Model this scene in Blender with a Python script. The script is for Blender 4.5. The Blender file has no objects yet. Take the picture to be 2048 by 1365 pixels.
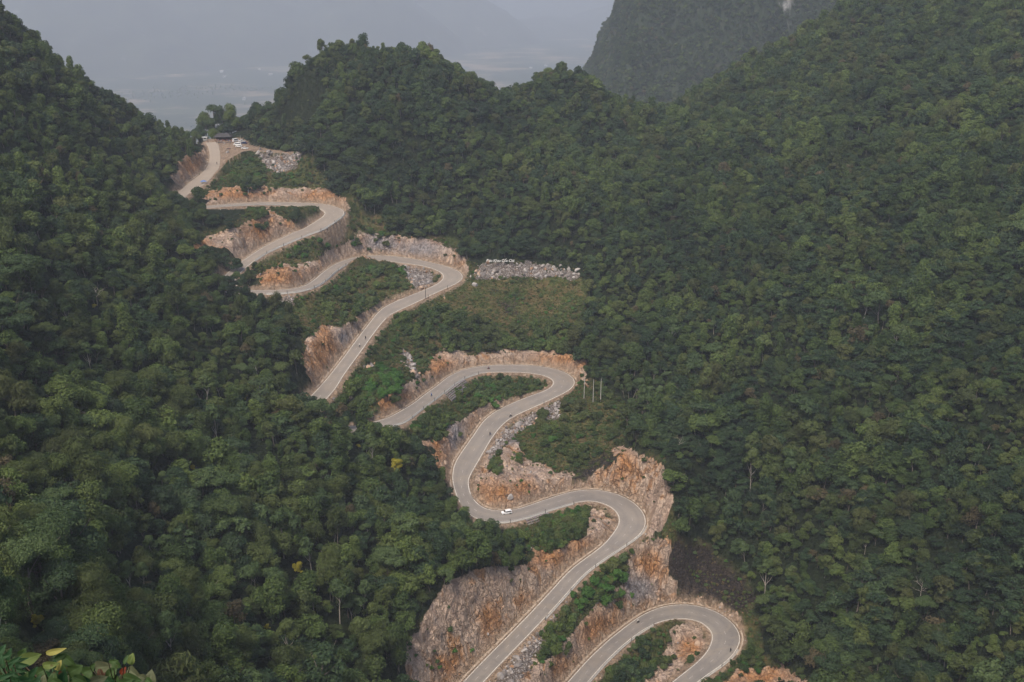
HAZE=1.65e-4
import bpy, bmesh, math, random, time
import numpy as np
from mathutils import Vector, Matrix, Euler
T0=time.time()
def log(*a): print('[%.1f]'%(time.time()-T0),*a,flush=True)
# ---------------------------------------------------------------- survey: the photo's viewpoint
F=2100.0; PITCH=math.radians(20.0); CP,SP=math.cos(PITCH),math.sin(PITCH)
def ray(u,v):
    u=np.asarray(u,float);v=np.asarray(v,float)
    xc=(u-1024)/F; yc=(682.5-v)/F
    return np.stack([xc,CP+yc*SP,-SP+yc*CP],-1)
def at_z(u,v,z):
    d=ray(u,v); return d*(np.asarray(z)/d[...,2])[...,None]
def at_d(u,v,D): return ray(u,v)*np.asarray(D,float)[...,None]
def proj(p):
    p=np.asarray(p,float)
    dep=p[...,1]*CP-p[...,2]*SP; up=p[...,1]*SP+p[...,2]*CP
    dep=np.where(dep<1,1,dep)
    return 1024+F*p[...,0]/dep, 682.5-F*up/dep, dep
# ---------------------------------------------------------------- surveyed road edges (left u,v / right u,v going uphill)
def _C(o,s,pts): return [((o[0]+a/s),(o[1]+b/s),(o[0]+c/s),(o[1]+d/s)) for a,b,c,d in pts]
c8=lambda p:_C((1050,1060),4.475,p); c7=lambda p:_C((800,1060),4.475,p); c6=lambda p:_C((820,850),3.5276,p)
c5=lambda p:_C((840,660),5.1125,p); c4=lambda p:_C((600,660),6.827,p); c3=lambda p:_C((600,440),5.1125,p)
c2=lambda p:_C((340,440),5.1125,p); c1=lambda p:_C((340,200),5.1125,p)
T=[(1200,1500,1260,1510),(1275,1425,1330,1430)]
T+=c8([(1310,1365,1560,1350),(1430,1270,1690,1258),(1560,1160,1800,1180),(1640,1070,1885,1100),(1680,965,1948,960),(1650,890,1905,865),(1590,830,1740,740),(1500,803,1560,675),(1400,798,1400,660),(1280,806,1230,683),(1140,850,1060,752),(1000,935,900,865),(850,1050,750,990),(710,1180,600,1135),(580,1330,470,1275)])
T+=[(1090,1468,1062,1448),(1046,1522,1015,1492),(985,1570,980,1530),(905,1572,935,1528),(850,1530,905,1512),(848,1475,893,1480),(885,1415,920,1425)]
T+=c7([(575,1365,722,1372),(780,1150,900,1185),(1000,935,1060,1015),(1180,750,1230,840),(1300,620,1345,715),(1400,515,1450,598),(1500,410,1545,475),(1580,320,1660,375),(1700,230,1790,285),(1830,130,1960,172)])
T+=c6([(1400,800,1560,820),(1450,735,1640,765),(1475,680,1678,700),(1468,630,1655,620),(1430,585,1580,545),(1370,555,1460,484),(1290,540,1320,452),(1210,542,1200,457),(1100,570,1060,490),(950,615,900,545),(800,662,780,588),(680,692,680,603),(560,692,610,603),(440,660,540,598),(385,590,470,562),(345,510,415,505),(325,440,402,450),(300,370,405,400),(305,310,440,330)])
T+=c5([(350,1360,590,1360),(460,1200,680,1200),(560,1060,750,1080),(650,930,830,980),(740,850,920,905),(870,775,1030,858),(1000,720,1180,790),(1120,675,1330,725),(1230,645,1470,655),(1310,605,1560,600),(1350,560,1612,545),(1363,525,1580,480),(1340,500,1480,425),(1280,475,1340,385),(1180,448,1170,363),(1000,435,1000,357),(850,435,860,356),(700,440,720,359),(600,450,580,372),(480,490,430,405),(380,540,310,460),(250,640,200,545)])
T+=c4([(1900,905,1740,850),(1740,1020,1560,1000),(1560,1160,1400,1090),(1400,1285,1200,1200)])
T+=[(760,858,742,846),(715,868,705,854),(662,868,668,852),(615,858,645,842),(598,838,640,828),(606,810,645,806)]
T+=c4([(300,750,440,850),(420,610,560,660),(540,460,650,525),(680,280,780,350)])
T+=c3([(600,1200,730,1190),(700,1080,830,1050),(790,960,900,980),(880,880,1000,930),(1000,820,1130,878),(1150,765,1290,795),(1300,705,1450,720),(1400,655,1580,663),(1450,610,1655,625),(1468,580,1680,580),(1450,545,1630,525),(1380,505,1480,470),(1280,475,1340,438),(1180,457,1200,410),(1070,445,1060,387),(960,430,940,368),(840,420,830,361),(720,420,720,362),(610,425,590,377),(500,455,470,403),(400,505,370,440),(310,575,280,497),(250,640,200,560),(170,695,120,625),(80,725,50,672)])
T+=c2([(1300,740,1250,710),(1150,757,1120,718),(950,762,960,720)])
T+=[(490,590,500,581),(462,586,478,577),(442,577,468,569),(440,563,470,560),(455,546,478,548)]
T+=c2([(755,420,815,440),(900,325,950,350),(1050,235,1080,290),(1200,170,1240,220),(1350,100,1400,155)])
T+=c1([(1380,1315,1500,1360),(1480,1250,1640,1280),(1550,1205,1740,1210),(1585,1165,1800,1160),(1570,1135,1760,1115),(1500,1105,1620,1072),(1400,1092,1440,1056),(1280,1085,1280,1050),(1120,1080,1120,1048),(945,1078,945,1046),(780,1085,780,1052),(600,1095,610,1062),(440,1105,440,1075)])
T+=[(400,418,400,412),(375,417,378,409),(352,408,365,402),(350,395,366,394),(360,383,375,388)]
T+=c1([(190,848,380,848),(300,770,440,770),(375,700,500,700),(405,620,515,620),(410,540,508,540),(392,480,500,480),(362,432,480,432)])
T=np.array(T)
def _solve(z0,z1,n=80):
    m=(T[:,:2]+T[:,2:])/2; z=np.linspace(z0,z1,len(T))
    for _ in range(n):
        c=at_z(m[:,0],m[:,1],z)
        s=np.concatenate([[0],np.cumsum(np.linalg.norm(np.diff(c[:,:2],axis=0),axis=1))])
        z=.5*z+.5*(z0+(z1-z0)*s/s[-1])
    L=at_z(T[:,0],T[:,1],z);R=at_z(T[:,2],T[:,3],z)
    t=np.gradient(c[:,:2],axis=0); t/=np.linalg.norm(t,axis=1)[:,None]
    nr=np.stack([t[:,1],-t[:,0]],1)
    w=np.abs(((R-L)[:,:2]*nr).sum(1))
    return c,w,s
_c,_w,_s=_solve(-268.0,-121.0)
ROADLEN=_s[-1]; SS=np.arange(0,ROADLEN,1.2)
def _gs(a,sig):
    k=np.arange(-int(4*sig),int(4*sig)+1); g=np.exp(-.5*(k/sig)**2); g/=g.sum()
    p=len(k)//2
    a0=np.concatenate([2*a[0]-a[p:0:-1],a,2*a[-1]-a[-2:-p-2:-1]])
    return np.convolve(a0,g,'valid')
RC=np.stack([_gs(np.interp(SS,_s,_c[:,i]),2.6) for i in range(3)],1)
RW=_gs(np.interp(SS,_s,np.clip(_w,6.3,11.5)),4.0)      # paved width
_t=np.gradient(RC[:,:2],axis=0); _t/=np.linalg.norm(_t,axis=1)[:,None]
RT=_t; RN=np.stack([_t[:,1],-_t[:,0]],1)               # RN points right (going uphill)
RU,RV,RD=proj(RC)
def road_idx(u,v): return int(np.argmin((RU-u)**2+(RV-v)**2))
def road_pt(i,lat,dz=0): return np.array([RC[i,0]+RN[i,0]*lat,RC[i,1]+RN[i,1]*lat,RC[i,2]+dz])
log('road',ROADLEN)
# ---------------------------------------------------------------- noise
_rng=np.random.default_rng(7); _LAT=_rng.random((256,256))
def vnoise(x,y):
    xi=np.floor(x).astype(int);yi=np.floor(y).astype(int);fx=x-xi;fy=y-yi
    fx=fx*fx*(3-2*fx);fy=fy*fy*(3-2*fy)
    a=_LAT[xi&255,yi&255];b=_LAT[(xi+1)&255,yi&255];c=_LAT[xi&255,(yi+1)&255];d=_LAT[(xi+1)&255,(yi+1)&255]
    return (a*(1-fx)+b*fx)*(1-fy)+(c*(1-fx)+d*fx)*fy
def fbm(x,y,o=4):
    s=0;a=.5;t=0
    for k in range(o):
        s=s+a*vnoise(x*2**k+17.3*k,y*2**k-9.1*k);t+=a;a*=.5
    return s/t*2-1
# ---------------------------------------------------------------- hillside control points
CTL=[]
def ctl(u,v,D,dz=0): 
    p=at_d(u,v,D);CTL.append((p[0],p[1],p[2]+dz))
for i in range(0,len(RC),5): CTL.append(tuple(RC[i]))
# rock cuts beside the road: side, (u, v, height of the cut)
CUTS=[('R',[(1444,1302,1),(1422,1235,4),(1392,1225,9),(1363,1223,13),(1330,1226,16),(1296,1239,15),(1262,1261,14),(1200,1315,12),(1160,1358,11),(1076,1458,8)]),
('L',[(905,1405,24),(945,1366,28),(988,1321,28),(1030,1278,25),(1069,1238,19),(1118,1184,11),(1162,1138,8),(1223,1094,5)]),
('R',[(1258,1063,4),(1267,1046,11),(1263,1027,18),(1247,1010,21),(1221,997,17),(1190,991,7),(1162,992,5),(1126,1000,7),(1082,1014,8),(1044,1027,9),(1013,1034,9),(986,1034,8),(959,1028,7),(930,1000,5)]),
('L',[(923,976,3),(940,917,8),(960,885,9),(985,847,6),(1026,820,3)]),
('R',[(1130,768,2),(1128,758,4),(1116,750,6),(1096,744,5.5),(1036,737,4.5),(979,738,4.5),(929,748,5),(884,776,8),(842,808,8),(790,842,7)]),
('L',[(654,777,15),(687,732,14),(720,690,9),(750,648,5),(784,617,2)]),
('R',[(908,553,2),(901,545,5),(880,535,9),(856,529,11),(808,521,12),(763,516,10),(718,519,6.5),(676,533,4),(629,569,6),(589,582,8),(562,584,8)]),
('L',[(491,526,10),(519,507,14),(548,491,14),(579,478,10),(609,465,3)]),
('R',[(668,420,4),(660,416,6),(645,413,7),(590,409,4.5),(525,408,4.5),(458,411,5)]),
('L',[(382,372,7),(400,357,12),(415,341,11),(425,327,7),(432,300,4)])]
CUTH=np.zeros((len(RC),2))
for side,pts in CUTS:
    ii=[road_idx(u,v) for u,v,h in pts]; hh=[p[2] for p in pts]
    o=np.argsort(ii); ii=np.array(ii)[o]; hh=np.array(hh,float)[o]
    sg=1 if side=='R' else -1; k=0 if sg<0 else 1
    for i in range(ii[0],ii[-1]+1):
        h=float(np.interp(i,ii,hh)); CUTH[i,k]=h
        if (i-ii[0])%5==0:
            CTL.append(tuple(road_pt(i,sg*(RW[i]/2+2.0+h*.38),h)))
            CTL.append(tuple(road_pt(i,sg*(RW[i]/2+6.0+h*.75),h*1.2)))
# slopes: (u, v, distance along the view axis)
for q in [(0,1365,150),(0,1200,190),(0,1000,240),(0,800,295),(0,600,345),(0,400,400),(0,200,460),
 (200,400,480),(300,500,505),(400,600,490),(200,600,420),(200,800,360),(200,1000,305),(200,1200,245),(200,1365,200),
 (400,800,412),(400,1000,350),(400,1200,297),(400,1365,255),(600,700,480),(560,800,450),(600,900,415),(600,1000,382),(600,1200,335),(600,1365,300),
 (750,930,435),(800,1030,415),(800,1150,378),(760,1260,352),(760,1365,330),(900,1080,420),(1000,1110,418),
 (430,530,528),(520,650,515),(300,320,630),(200,240,600),(100,250,500),(330,420,575),
 (1500,1290,434),(1500,1200,446),(1450,1100,458),(1400,1000,463),(1340,905,472),(1450,900,478),(1300,850,497),(1200,830,517),
 (1250,750,536),(1200,680,560),(1300,600,582),(1060,620,598),(1060,690,576),(880,680,562),(960,620,590),(1000,900,487),(1080,860,505),
 (1600,1200,415),(1600,1000,445),(1600,800,482),(1600,600,532),(1600,400,602),(1600,200,715),(1560,1340,415),
 (2048,1365,330),(2048,1200,350),(2048,1000,375),(2048,800,408),(2048,600,452),(2048,400,512),(2048,200,598),(2048,0,715),
 (1800,1365,378),(1800,1200,388),(1800,1000,412),(1800,800,445),(1800,600,490),(1800,400,552),(1800,200,650),
 (1280,260,795),(1200,210,785),(1300,450,622),(1400,350,665),(1400,250,740),(1200,350,684),(1100,400,642),(1100,250,718),(1200,500,612),
 (800,300,655),(700,200,672),(900,300,664),(650,330,660),(750,430,625),(900,450,617),(1000,480,619),(600,250,690),(850,180,690),(950,230,700),
 (740,540,604),(700,585,577),(800,545,606),(770,519,622),(560,370,648),(500,345,664)]: ctl(*q)
for q in [(0,45,512),(50,65,530),(110,105,570),(170,155,605),(240,195,640),(300,230,668),(340,250,690),(380,280,700),(404,305,705)]: ctl(q[0],q[1],q[2],-6)
for q in [(730,90,712),(640,115,705),(595,160,700),(570,205,700),(545,255,705),(800,105,716),(860,120,722),(950,160,740),(1000,192,752),(1025,208,758),(1062,178,760),(1110,132,768),(1160,160,775),(1205,205,786),
          (1300,240,832),(1400,195,832),(1500,133,822),(1600,85,812),(1700,25,802),(1760,-30,800)]: ctl(q[0],q[1],q[2],-4)
# pass plateau, stone terrace
for u,v in [(432,285),(470,288),(520,292),(480,281),(440,278),(560,303),(592,308),(520,303)]: CTL.append(tuple(at_z(u,v,-120.5)))
for u,v in [(960,548),(1000,549),(1060,548),(1110,549),(1155,552)]: CTL.append(tuple(at_z(u,v,-174.5)))
for u,v in [(980,533),(1060,530),(1140,540)]: CTL.append(tuple(at_z(u,v,-171.5)))
# ground the photo does not show: behind the crests, left and right of the view, below the viewpoint
CTL+=[(0,0,-2.2),(0,-20,3),(-8,12,-16),(10,25,-38),(-30,55,-72),(40,60,-95),(0,100,-140),(60,120,-180),(0,170,-205),(70,220,-240),(150,200,-232),(200,120,-190),(-40,200,-205),(60,290,-256),(30,250,-246),
 (-90,60,-60),(-160,0,-20),(-200,150,-40),(-250,300,-25),(-330,400,-5),(-380,250,20),(-420,550,10),(-440,100,40),(-300,560,-14),
 (-330,640,-60),(-300,700,-110),(-280,760,-150),(-260,820,-190),(-420,760,-70),(-420,950,-200),(-230,800,-150),(-205,775,-122),(-190,790,-124),(-170,800,-135),(-200,860,-180),(-200,950,-240),
 (-80,800,-130),(-110,880,-200),(0,850,-150),(60,900,-170),(120,930,-170),(0,980,-240),(200,950,-130),(300,950,-90),(420,930,-50),(-130,760,-85),(-100,775,-95),(-40,800,-110),(35,830,-110),
 (300,300,-140),(350,200,-110),(420,400,-60),(450,600,-20),(460,800,10),(330,620,-70),(470,150,-60),(300,60,-120)]
CTL=np.array(CTL)
# thin duplicates
keep=[];seen={}
for i,p in enumerate(CTL):
    k=(round(p[0]/1.5),round(p[1]/1.5))
    if k in seen: continue
    seen[k]=1;keep.append(i)
CTL=CTL[keep]
_phi=lambda r2:np.sqrt(r2+16.0)
n=len(CTL);X=CTL[:,:2]/1.0
A=np.zeros((n+3,n+3)); d2=((X[:,None]-X[None])**2).sum(-1)
A[:n,:n]=-_phi(d2)+np.eye(n)*(0.0)
A[:n,:n]+=-np.eye(n)*(-1.2)
A[:n,n]=1;A[:n,n+1:]=X;A[n,:n]=1;A[n+1:,:n]=X.T
W=np.linalg.solve(A,np.concatenate([CTL[:,2],[0,0,0]]))
def rbf(x,y):
    x=np.ravel(x);y=np.ravel(y);out=np.empty(len(x))
    for a in range(0,len(x),20000):
        b=slice(a,a+20000); r2=(x[b,None]-X[None,:,0])**2+(y[b,None]-X[None,:,1])**2
        out[b]=-_phi(r2)@W[:n]+W[n]+W[n+1]*x[b]+W[n+2]*y[b]
    return out
def axis(segs):
    o=[segs[0][0]]
    for a,b,st in segs:
        k=max(1,int(round((b-a)/st))); o+=list(np.linspace(a,b,k+1)[1:])
    return np.array(o)
GX=axis([(-470,-250,5),(-250,125,1.25),(125,490,4)]); GY=axis([(-30,285,4),(285,715,1.25),(715,775,2.5),(775,1060,6)])
XX,YY=np.meshgrid(GX,GY)
ZZ=rbf(XX,YY).reshape(XX.shape)
log('rbf',n,XX.shape)
# carve
NX=XX.ravel();NY=YY.ravel();Z=ZZ.ravel().copy()
near=(NX>-260)&(NX<140)&(NY>250)&(NY<790)
ix=np.where(near)[0]
RDIST=np.full(len(Z),999.);RLAT=np.zeros(len(Z));RIDX=np.zeros(len(Z),int)
TAN_CUT,TAN_FILL=2.6,1.0
Rsub=np.arange(0,len(RC),2)
up=np.full(len(Z),1e9);lo=np.full(len(Z),-1e9)
for a in range(0,len(ix),8000):
    b=ix[a:a+8000]
    dx=NX[b,None]-RC[None,Rsub,0];dy=NY[b,None]-RC[None,Rsub,1]
    d=np.sqrt(dx*dx+dy*dy)
    e=np.maximum(0,d-(RW[Rsub]/2+1.9)[None])
    up[b]=(RC[None,Rsub,2]+e*TAN_CUT).min(1)
    e2=np.maximum(0,d-(RW[Rsub]/2+1.5)[None])
    lo[b]=(RC[None,Rsub,2]-e2*TAN_FILL).max(1)
    k=d.argmin(1);RIDX[b]=Rsub[k];RDIST[b]=d[np.arange(len(b)),k]
    RLAT[b]=dx[np.arange(len(b)),k]*RN[Rsub[k],0]+dy[np.arange(len(b)),k]*RN[Rsub[k],1]
far=np.clip((RDIST-5)/14,0,1)
far2=np.clip((RDIST-22)/60,0,1);_gl=1-np.abs(fbm(NY/62+fbm(NX/80,NY/80,2)*1.2,NX/190+5,3))*2.2
Z=Z+(_gl-.35)*6.5*far2*np.where(NX>np.interp(NY,[300,560,720],[-20,-100,-170]),1.,.55)+fbm(NX/38,NY/38,3)*3.2*far + fbm(NX/9+5,NY/9,3)*.9*far
Z=np.minimum(Z,up);Z=np.maximum(Z,np.minimum(lo,up))
EDGE=RDIST-RW[RIDX]/2                    # metres outside the paving
inroad=EDGE<1.7
Z=np.where(inroad,RC[RIDX,2]-.14-np.clip(EDGE-1.0,0,1)*.08,Z)
# level ground of the pass plateau (parking) and of the stone terrace
def poly_world(pts,z): return at_z([p[0] for p in pts],[p[1] for p in pts],z)[:,:2]
def inpoly(px,py,P):
    r=np.zeros(len(px),bool);j=len(P)-1
    for i in range(len(P)):
        xi,yi=P[i];xj,yj=P[j]
        if yi!=yj:
            r^=((yi>py)!=(yj>py))&(px<(xj-xi)*(py-yi)/(yj-yi)+xi)
        j=i
    return r
PLZ=-120.8
PARK=poly_world([(430,331),(445,318),(462,309),(500,302),(545,307),(598,309),(596,304),(545,300),(500,290),(492,279),(404,277),(410,300),(420,315)],PLZ)
pk=inpoly(NX,NY,PARK)&(EDGE>0)
Z=np.where(pk,np.where(EDGE<14,RC[RIDX,2]-.14+(PLZ-RC[RIDX,2])*np.clip(EDGE/14,0,1),PLZ),Z)
bx_=np.where((NX>-235)&(NX<-120)&(NY>640)&(NY<790))[0];pd_=np.full(len(bx_),99.)
for r_ in (18,15,12,10,8,6,4.5,3,1.5):
    h_=np.zeros(len(bx_),bool)
    for a_ in range(16): h_|=inpoly(NX[bx_]+r_*math.cos(a_*.3927),NY[bx_]+r_*math.sin(a_*.3927),PARK)
    pd_[h_]=r_
out_=(~pk[bx_])&(EDGE[bx_]>2);o_=bx_[out_];Z[o_]=np.minimum(Z[o_],PLZ+.75*np.maximum(0,pd_[out_]-1.5))
ZZ=Z.reshape(XX.shape)
# normals of the smooth grid, roughness on rock
gy,gx=np.gradient(ZZ,GY,GX); SL=np.sqrt(gx**2+gy**2)
def zat(x,y):
    x=np.asarray(x,float);y=np.asarray(y,float)
    i=np.clip(np.searchsorted(GX,x)-1,0,len(GX)-2);j=np.clip(np.searchsorted(GY,y)-1,0,len(GY)-2)
    fx=np.clip((x-GX[i])/(GX[i+1]-GX[i]),0,1);fy=np.clip((y-GY[j])/(GY[j+1]-GY[j]),0,1)
    return (ZZ[j,i]*(1-fx)+ZZ[j,i+1]*fx)*(1-fy)+(ZZ[j+1,i]*(1-fx)+ZZ[j+1,i+1]*fx)*fy
def gridval(G,x,y):
    i=np.clip(np.rint(np.interp(x,GX,np.arange(len(GX)))).astype(int),0,len(GX)-1)
    j=np.clip(np.rint(np.interp(y,GY,np.arange(len(GY)))).astype(int),0,len(GY)-1)
    return G[j,i]
def hit(u,v):
    """ground point seen at a place of the survey photo: march the sight line down to the hillside"""
    d=ray(u,v);D=np.arange(60,900,1.0);P_=d[None]*D[:,None]
    b=P_[:,2]<zat(P_[:,0],P_[:,1])
    k=int(np.argmax(b)) if b.any() else len(D)-1
    return P_[k]
log('carved')
# ---------------------------------------------------------------- ground zones (outlines surveyed, kept as areas of the hillside)
ROCKP=[[(1172,1015),(1215,1020),(1236,1050),(1215,1085),(1172,1102),(1180,1060)],
[(818,1365),(822,1270),(880,1215),(960,1160),(1035,1140),(1058,1165),(1060,1095),(1110,1108),(1190,1070),(1228,1040),(1245,1060),(1130,1175),(930,1372),(818,1372)],
[(1150,970),(1200,930),(1240,897),(1290,905),(1322,950),(1348,1000),(1335,1050),(1300,1078),(1290,1030),(1240,985)],
[(1268,1090),(1340,1078),(1358,1200),(1290,1220),(1230,1250),(1240,1190),(1255,1150)],
[(1090,1372),(1150,1280),(1200,1225),(1290,1195),(1300,1220),(1230,1270),(1140,1372)],[(970,1372),(1060,1320),(1130,1320),(1140,1372)],
[(1340,1250),(1400,1243),(1418,1290),(1370,1330),(1335,1372),(1280,1372),(1330,1300)],
[(1470,1342),(1560,1335),(1620,1372),(1440,1372)],
[(940,960),(960,900),(985,870),(1035,880),(1065,930),(1140,950),(1160,975),(1060,1003),(980,1024),(940,1005)],
[(848,885),(880,876),(900,855),(960,825),(1000,795),(1015,820),(955,870),(910,930),(880,940)],
[(735,845),(785,805),(850,770),(868,706),(1000,702),(1100,702),(1168,722),(1175,775),(1120,738),(900,748),(780,838)],
[(608,680),(640,650),(700,652),(740,622),(790,597),(700,695),(640,780),(618,740)],
[(520,548),(560,530),(640,518),(700,478),(780,466),(870,482),(930,518),(938,545),(860,523),(720,514),(620,558),(530,582)],
[(380,490),(430,468),(500,448),(530,412),(580,448),(605,460),(500,525),(480,500)],
[(400,385),(480,372),(580,370),(650,378),(692,410),(640,408),(500,406),(420,413)],
[(360,325),(395,305),(417,302),(418,330),(385,368),(345,355)]]
GRAVP=[[(962,530),(1080,525),(1162,543),(1162,557),(985,558),(938,556)],[(515,304),(602,309),(597,330),(560,347),(530,332)],
[(1040,840),(1085,820),(1120,803),(1118,836),(1060,852),(1012,880),(992,922),(974,912),(1000,860)],[(553,590),(592,590),(586,612),(570,612)],
[(975,1372),(1060,1268),(1090,1225),(1112,1228),(1080,1300),(1035,1372)],[(800,530),(838,528),(872,550),(862,577),(830,582)],[(700,800),(728,745),(745,720),(752,735),(735,765),(722,800)],[(800,700),(815,700),(830,735),(842,760),(828,755)]]
BURNP=[[(1345,1082),(1400,1085),(1480,1145),(1507,1225),(1440,1210),(1345,1203)],[(1140,955),(1195,915),(1232,903),(1205,945),(1160,972)],[(1005,600),(1030,600),(1038,630),(1010,635)]]
GRASP=[[(800,645),(870,590),(945,562),(1172,557),(1168,600),(1080,640),(1000,650),(880,650)],[(583,622),(680,588),(760,520),(815,525),(795,590),(700,645),(620,665)],
[(1060,850),(1180,795),(1245,830),(1235,900),(1150,935),(1080,925),(1040,880)],[(508,528),(560,503),(605,520),(540,545)],[(690,455),(760,430),(800,455),(700,480)],[(520,345),(600,345),(650,375),(540,375)]]
SHRUBZ=[(395,400),(395,380),(440,300),(520,300),(610,312),(660,360),(710,395),(730,430),(800,465),(900,480),(950,528),(1165,522),(1178,600),(1165,700),(1185,760),(1265,825),(1245,895),(1330,910),(1355,1075),(1400,1082),(1490,1150),(1515,1230),(1525,1310),(1640,1375),(818,1375),(815,1260),(880,1205),(1045,1135),(1055,1080),(985,1040),(945,1010),(900,930),(850,880),(810,850),(770,850),(710,800),(640,785),(612,740),(600,660),(560,600),(520,590),(520,545),(488,520),(470,495),(375,490),(385,470),(480,440),(500,410)]
MW,MH=512,342
def raster(polys):
    v,u=np.mgrid[0:MH,0:MW]; u=(u.ravel()+.5)*4;v=(v.ravel()+.5)*4
    m=np.zeros(len(u),bool)
    for P_ in polys: m|=inpoly(u,v,P_)
    return m.reshape(MH,MW)
def blur(m,n=1):
    m=m.astype(float)
    for _ in range(n):
        p=np.pad(m,1,mode='edge'); m=(p[1:-1,1:-1]*2+p[:-2,1:-1]+p[2:,1:-1]+p[1:-1,:-2]+p[1:-1,2:])/6
    return m
def look(M,u,v,default=0.):
    a=np.floor(u/4).astype(int);b=np.floor(v/4).astype(int)
    ok=(a>=0)&(a<MW)&(b>=0)&(b<MH)
    r=M[np.clip(b,0,MH-1),np.clip(a,0,MW-1)]
    return np.where(ok,r,default)
def ribbon(i0,i1): 
    ii=np.arange(i0,i1+1,2); L=np.stack([RC[ii,0]-RN[ii,0]*(RW[ii]/2+1),RC[ii,1]-RN[ii,1]*(RW[ii]/2+1),RC[ii,2]],1)
    R=np.stack([RC[ii,0]+RN[ii,0]*(RW[ii]/2+1),RC[ii,1]+RN[ii,1]*(RW[ii]/2+1),RC[ii,2]],1)
    lu,lv,_=proj(L);ru,rv,_=proj(R)
    out=[]
    for k in range(len(ii)-1): out.append([(lu[k],lv[k]),(lu[k+1],lv[k+1]),(ru[k+1],rv[k+1]),(ru[k],rv[k])])
    return out
VIS=[(0,road_idx(1167,1351)),(road_idx(945,1366),road_idx(960,1030)),(road_idx(926,960),road_idx(790,842)),(road_idx(665,765),road_idx(530,585)),(road_idx(500,520),road_idx(430,411)),(road_idx(385,374),len(RC)-1)]
def vis_poly():
    P_=[]
    for a,b in VIS: P_+=ribbon(a,b)
    return P_
M_ROAD=raster(vis_poly())|raster([[(408,277),(490,280),(505,291),(545,300),(600,308),(500,301),(440,325),(415,300)]])
M_ROAD|=raster([[(1032,1036),(1076,1026),(1078,1050),(1050,1058),(1036,1050)],[(868,792),(906,780),(908,800),(882,816)],[(966,512),(1032,512),(1032,543),(966,543)]])
M_ROCK=raster(ROCKP);M_GRAV=raster(GRAVP);M_BURN=raster(BURNP);M_GRAS=raster(GRASP);M_SHRUB=raster([SHRUBZ])
PU,PV,PD=proj(np.stack([NX,NY,Z],1))
_wu=fbm(NX/7,NY/7,3)*16;_wv=fbm(NX/7+40,NY/7-30,3)*11;PU=PU+_wu;PV=PV+_wv
rn=EDGE<42
# Sight check so that a zone only lands on the ground the survey really saw
def sight(x,y,z,clear=2.0):
    ok=np.ones(len(x),bool)
    for t in np.linspace(.55,.985,30):
        ok&=zat(x*t,y*t)<z*t+clear
    return ok
SEEN=np.zeros(len(Z),bool);SEEN[near]=sight(NX[near],NY[near],Z[near])
g_rock=blur(M_ROCK,1);g_grav=blur(M_GRAV,1);g_burn=blur(M_BURN,3);g_gras=blur(M_GRAS,4);g_shr=blur(M_SHRUB,2)
A_ROCK=np.where(rn&SEEN,look(g_rock,PU,PV),0);A_GRAV=np.where((RDIST<110)&SEEN,look(g_grav,PU,PV),0)
_wb=fbm(NX/5+3,NY/5,3)*38;A_BURN=np.where(rn&SEEN,look(g_burn,PU+_wb,PV+_wb*.6),0);A_GRAS=np.where(SEEN&(RDIST<90),look(g_gras,PU,PV),0);A_SHR=np.where(SEEN&(RDIST<60),look(g_shr,PU,PV),0)
GREYB=[(770,490,50,22),(835,500,55,22),(705,680,16,30),(860,545,30,20),(720,760,20,25),(1030,760,12,6),(910,880,22,40),(1040,870,40,25),(800,720,18,35),(560,320,30,15),(1275,1180,35,30)]
OCHB=[(645,700,26,60),(870,900,18,45),(1200,1265,50,40),(1000,990,55,30),(560,560,55,26),(400,490,26,20),(1090,1110,45,28),(1120,722,60,16),(880,735,45,22),(790,800,50,25),(1300,1130,24,30),(1380,1300,28,28),(520,455,35,30),(480,390,70,16),(640,395,50,16),(1250,925,22,22),(900,900,16,34),(1520,1355,70,16),(640,545,30,14),(955,850,24,14),(1170,1100,40,30),(980,1250,20,40),(900,1330,25,25),(1060,1210,20,20),(580,450,25,14),(1140,1340,40,30),(380,330,30,25),(1050,975,25,20)]
def blobs(B):
    r=np.zeros(len(Z))
    for a,b,c_,d_ in B: r=np.maximum(r,np.clip(1.35-np.sqrt(((PU-a)/c_)**2+((PV-b)/d_)**2),0,1))
    return r
A_GREY=np.where(rn&SEEN,blobs(GREYB),0);A_OCH=np.where(rn&SEEN,blobs(OCHB),0)
slope=SL.ravel()
_sd=np.where(RLAT>0,CUTH[RIDX,1],CUTH[RIDX,0]);auto=np.clip((slope-1.0)/.5,0,1)*np.clip((_sd*.55+4-EDGE)/3,0,1)*(_sd>1)
A_ROCK=np.maximum(A_ROCK,auto*.9)*(A_BURN<.5)
A_DIRT=np.clip((3.6-EDGE)/1.4,0,1); A_DIRT=np.maximum(A_DIRT,pk*(SL.ravel()<.45)*1.0)
A_GRAS=np.maximum(A_GRAS,A_SHR*.35)*(1-A_ROCK)
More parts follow.
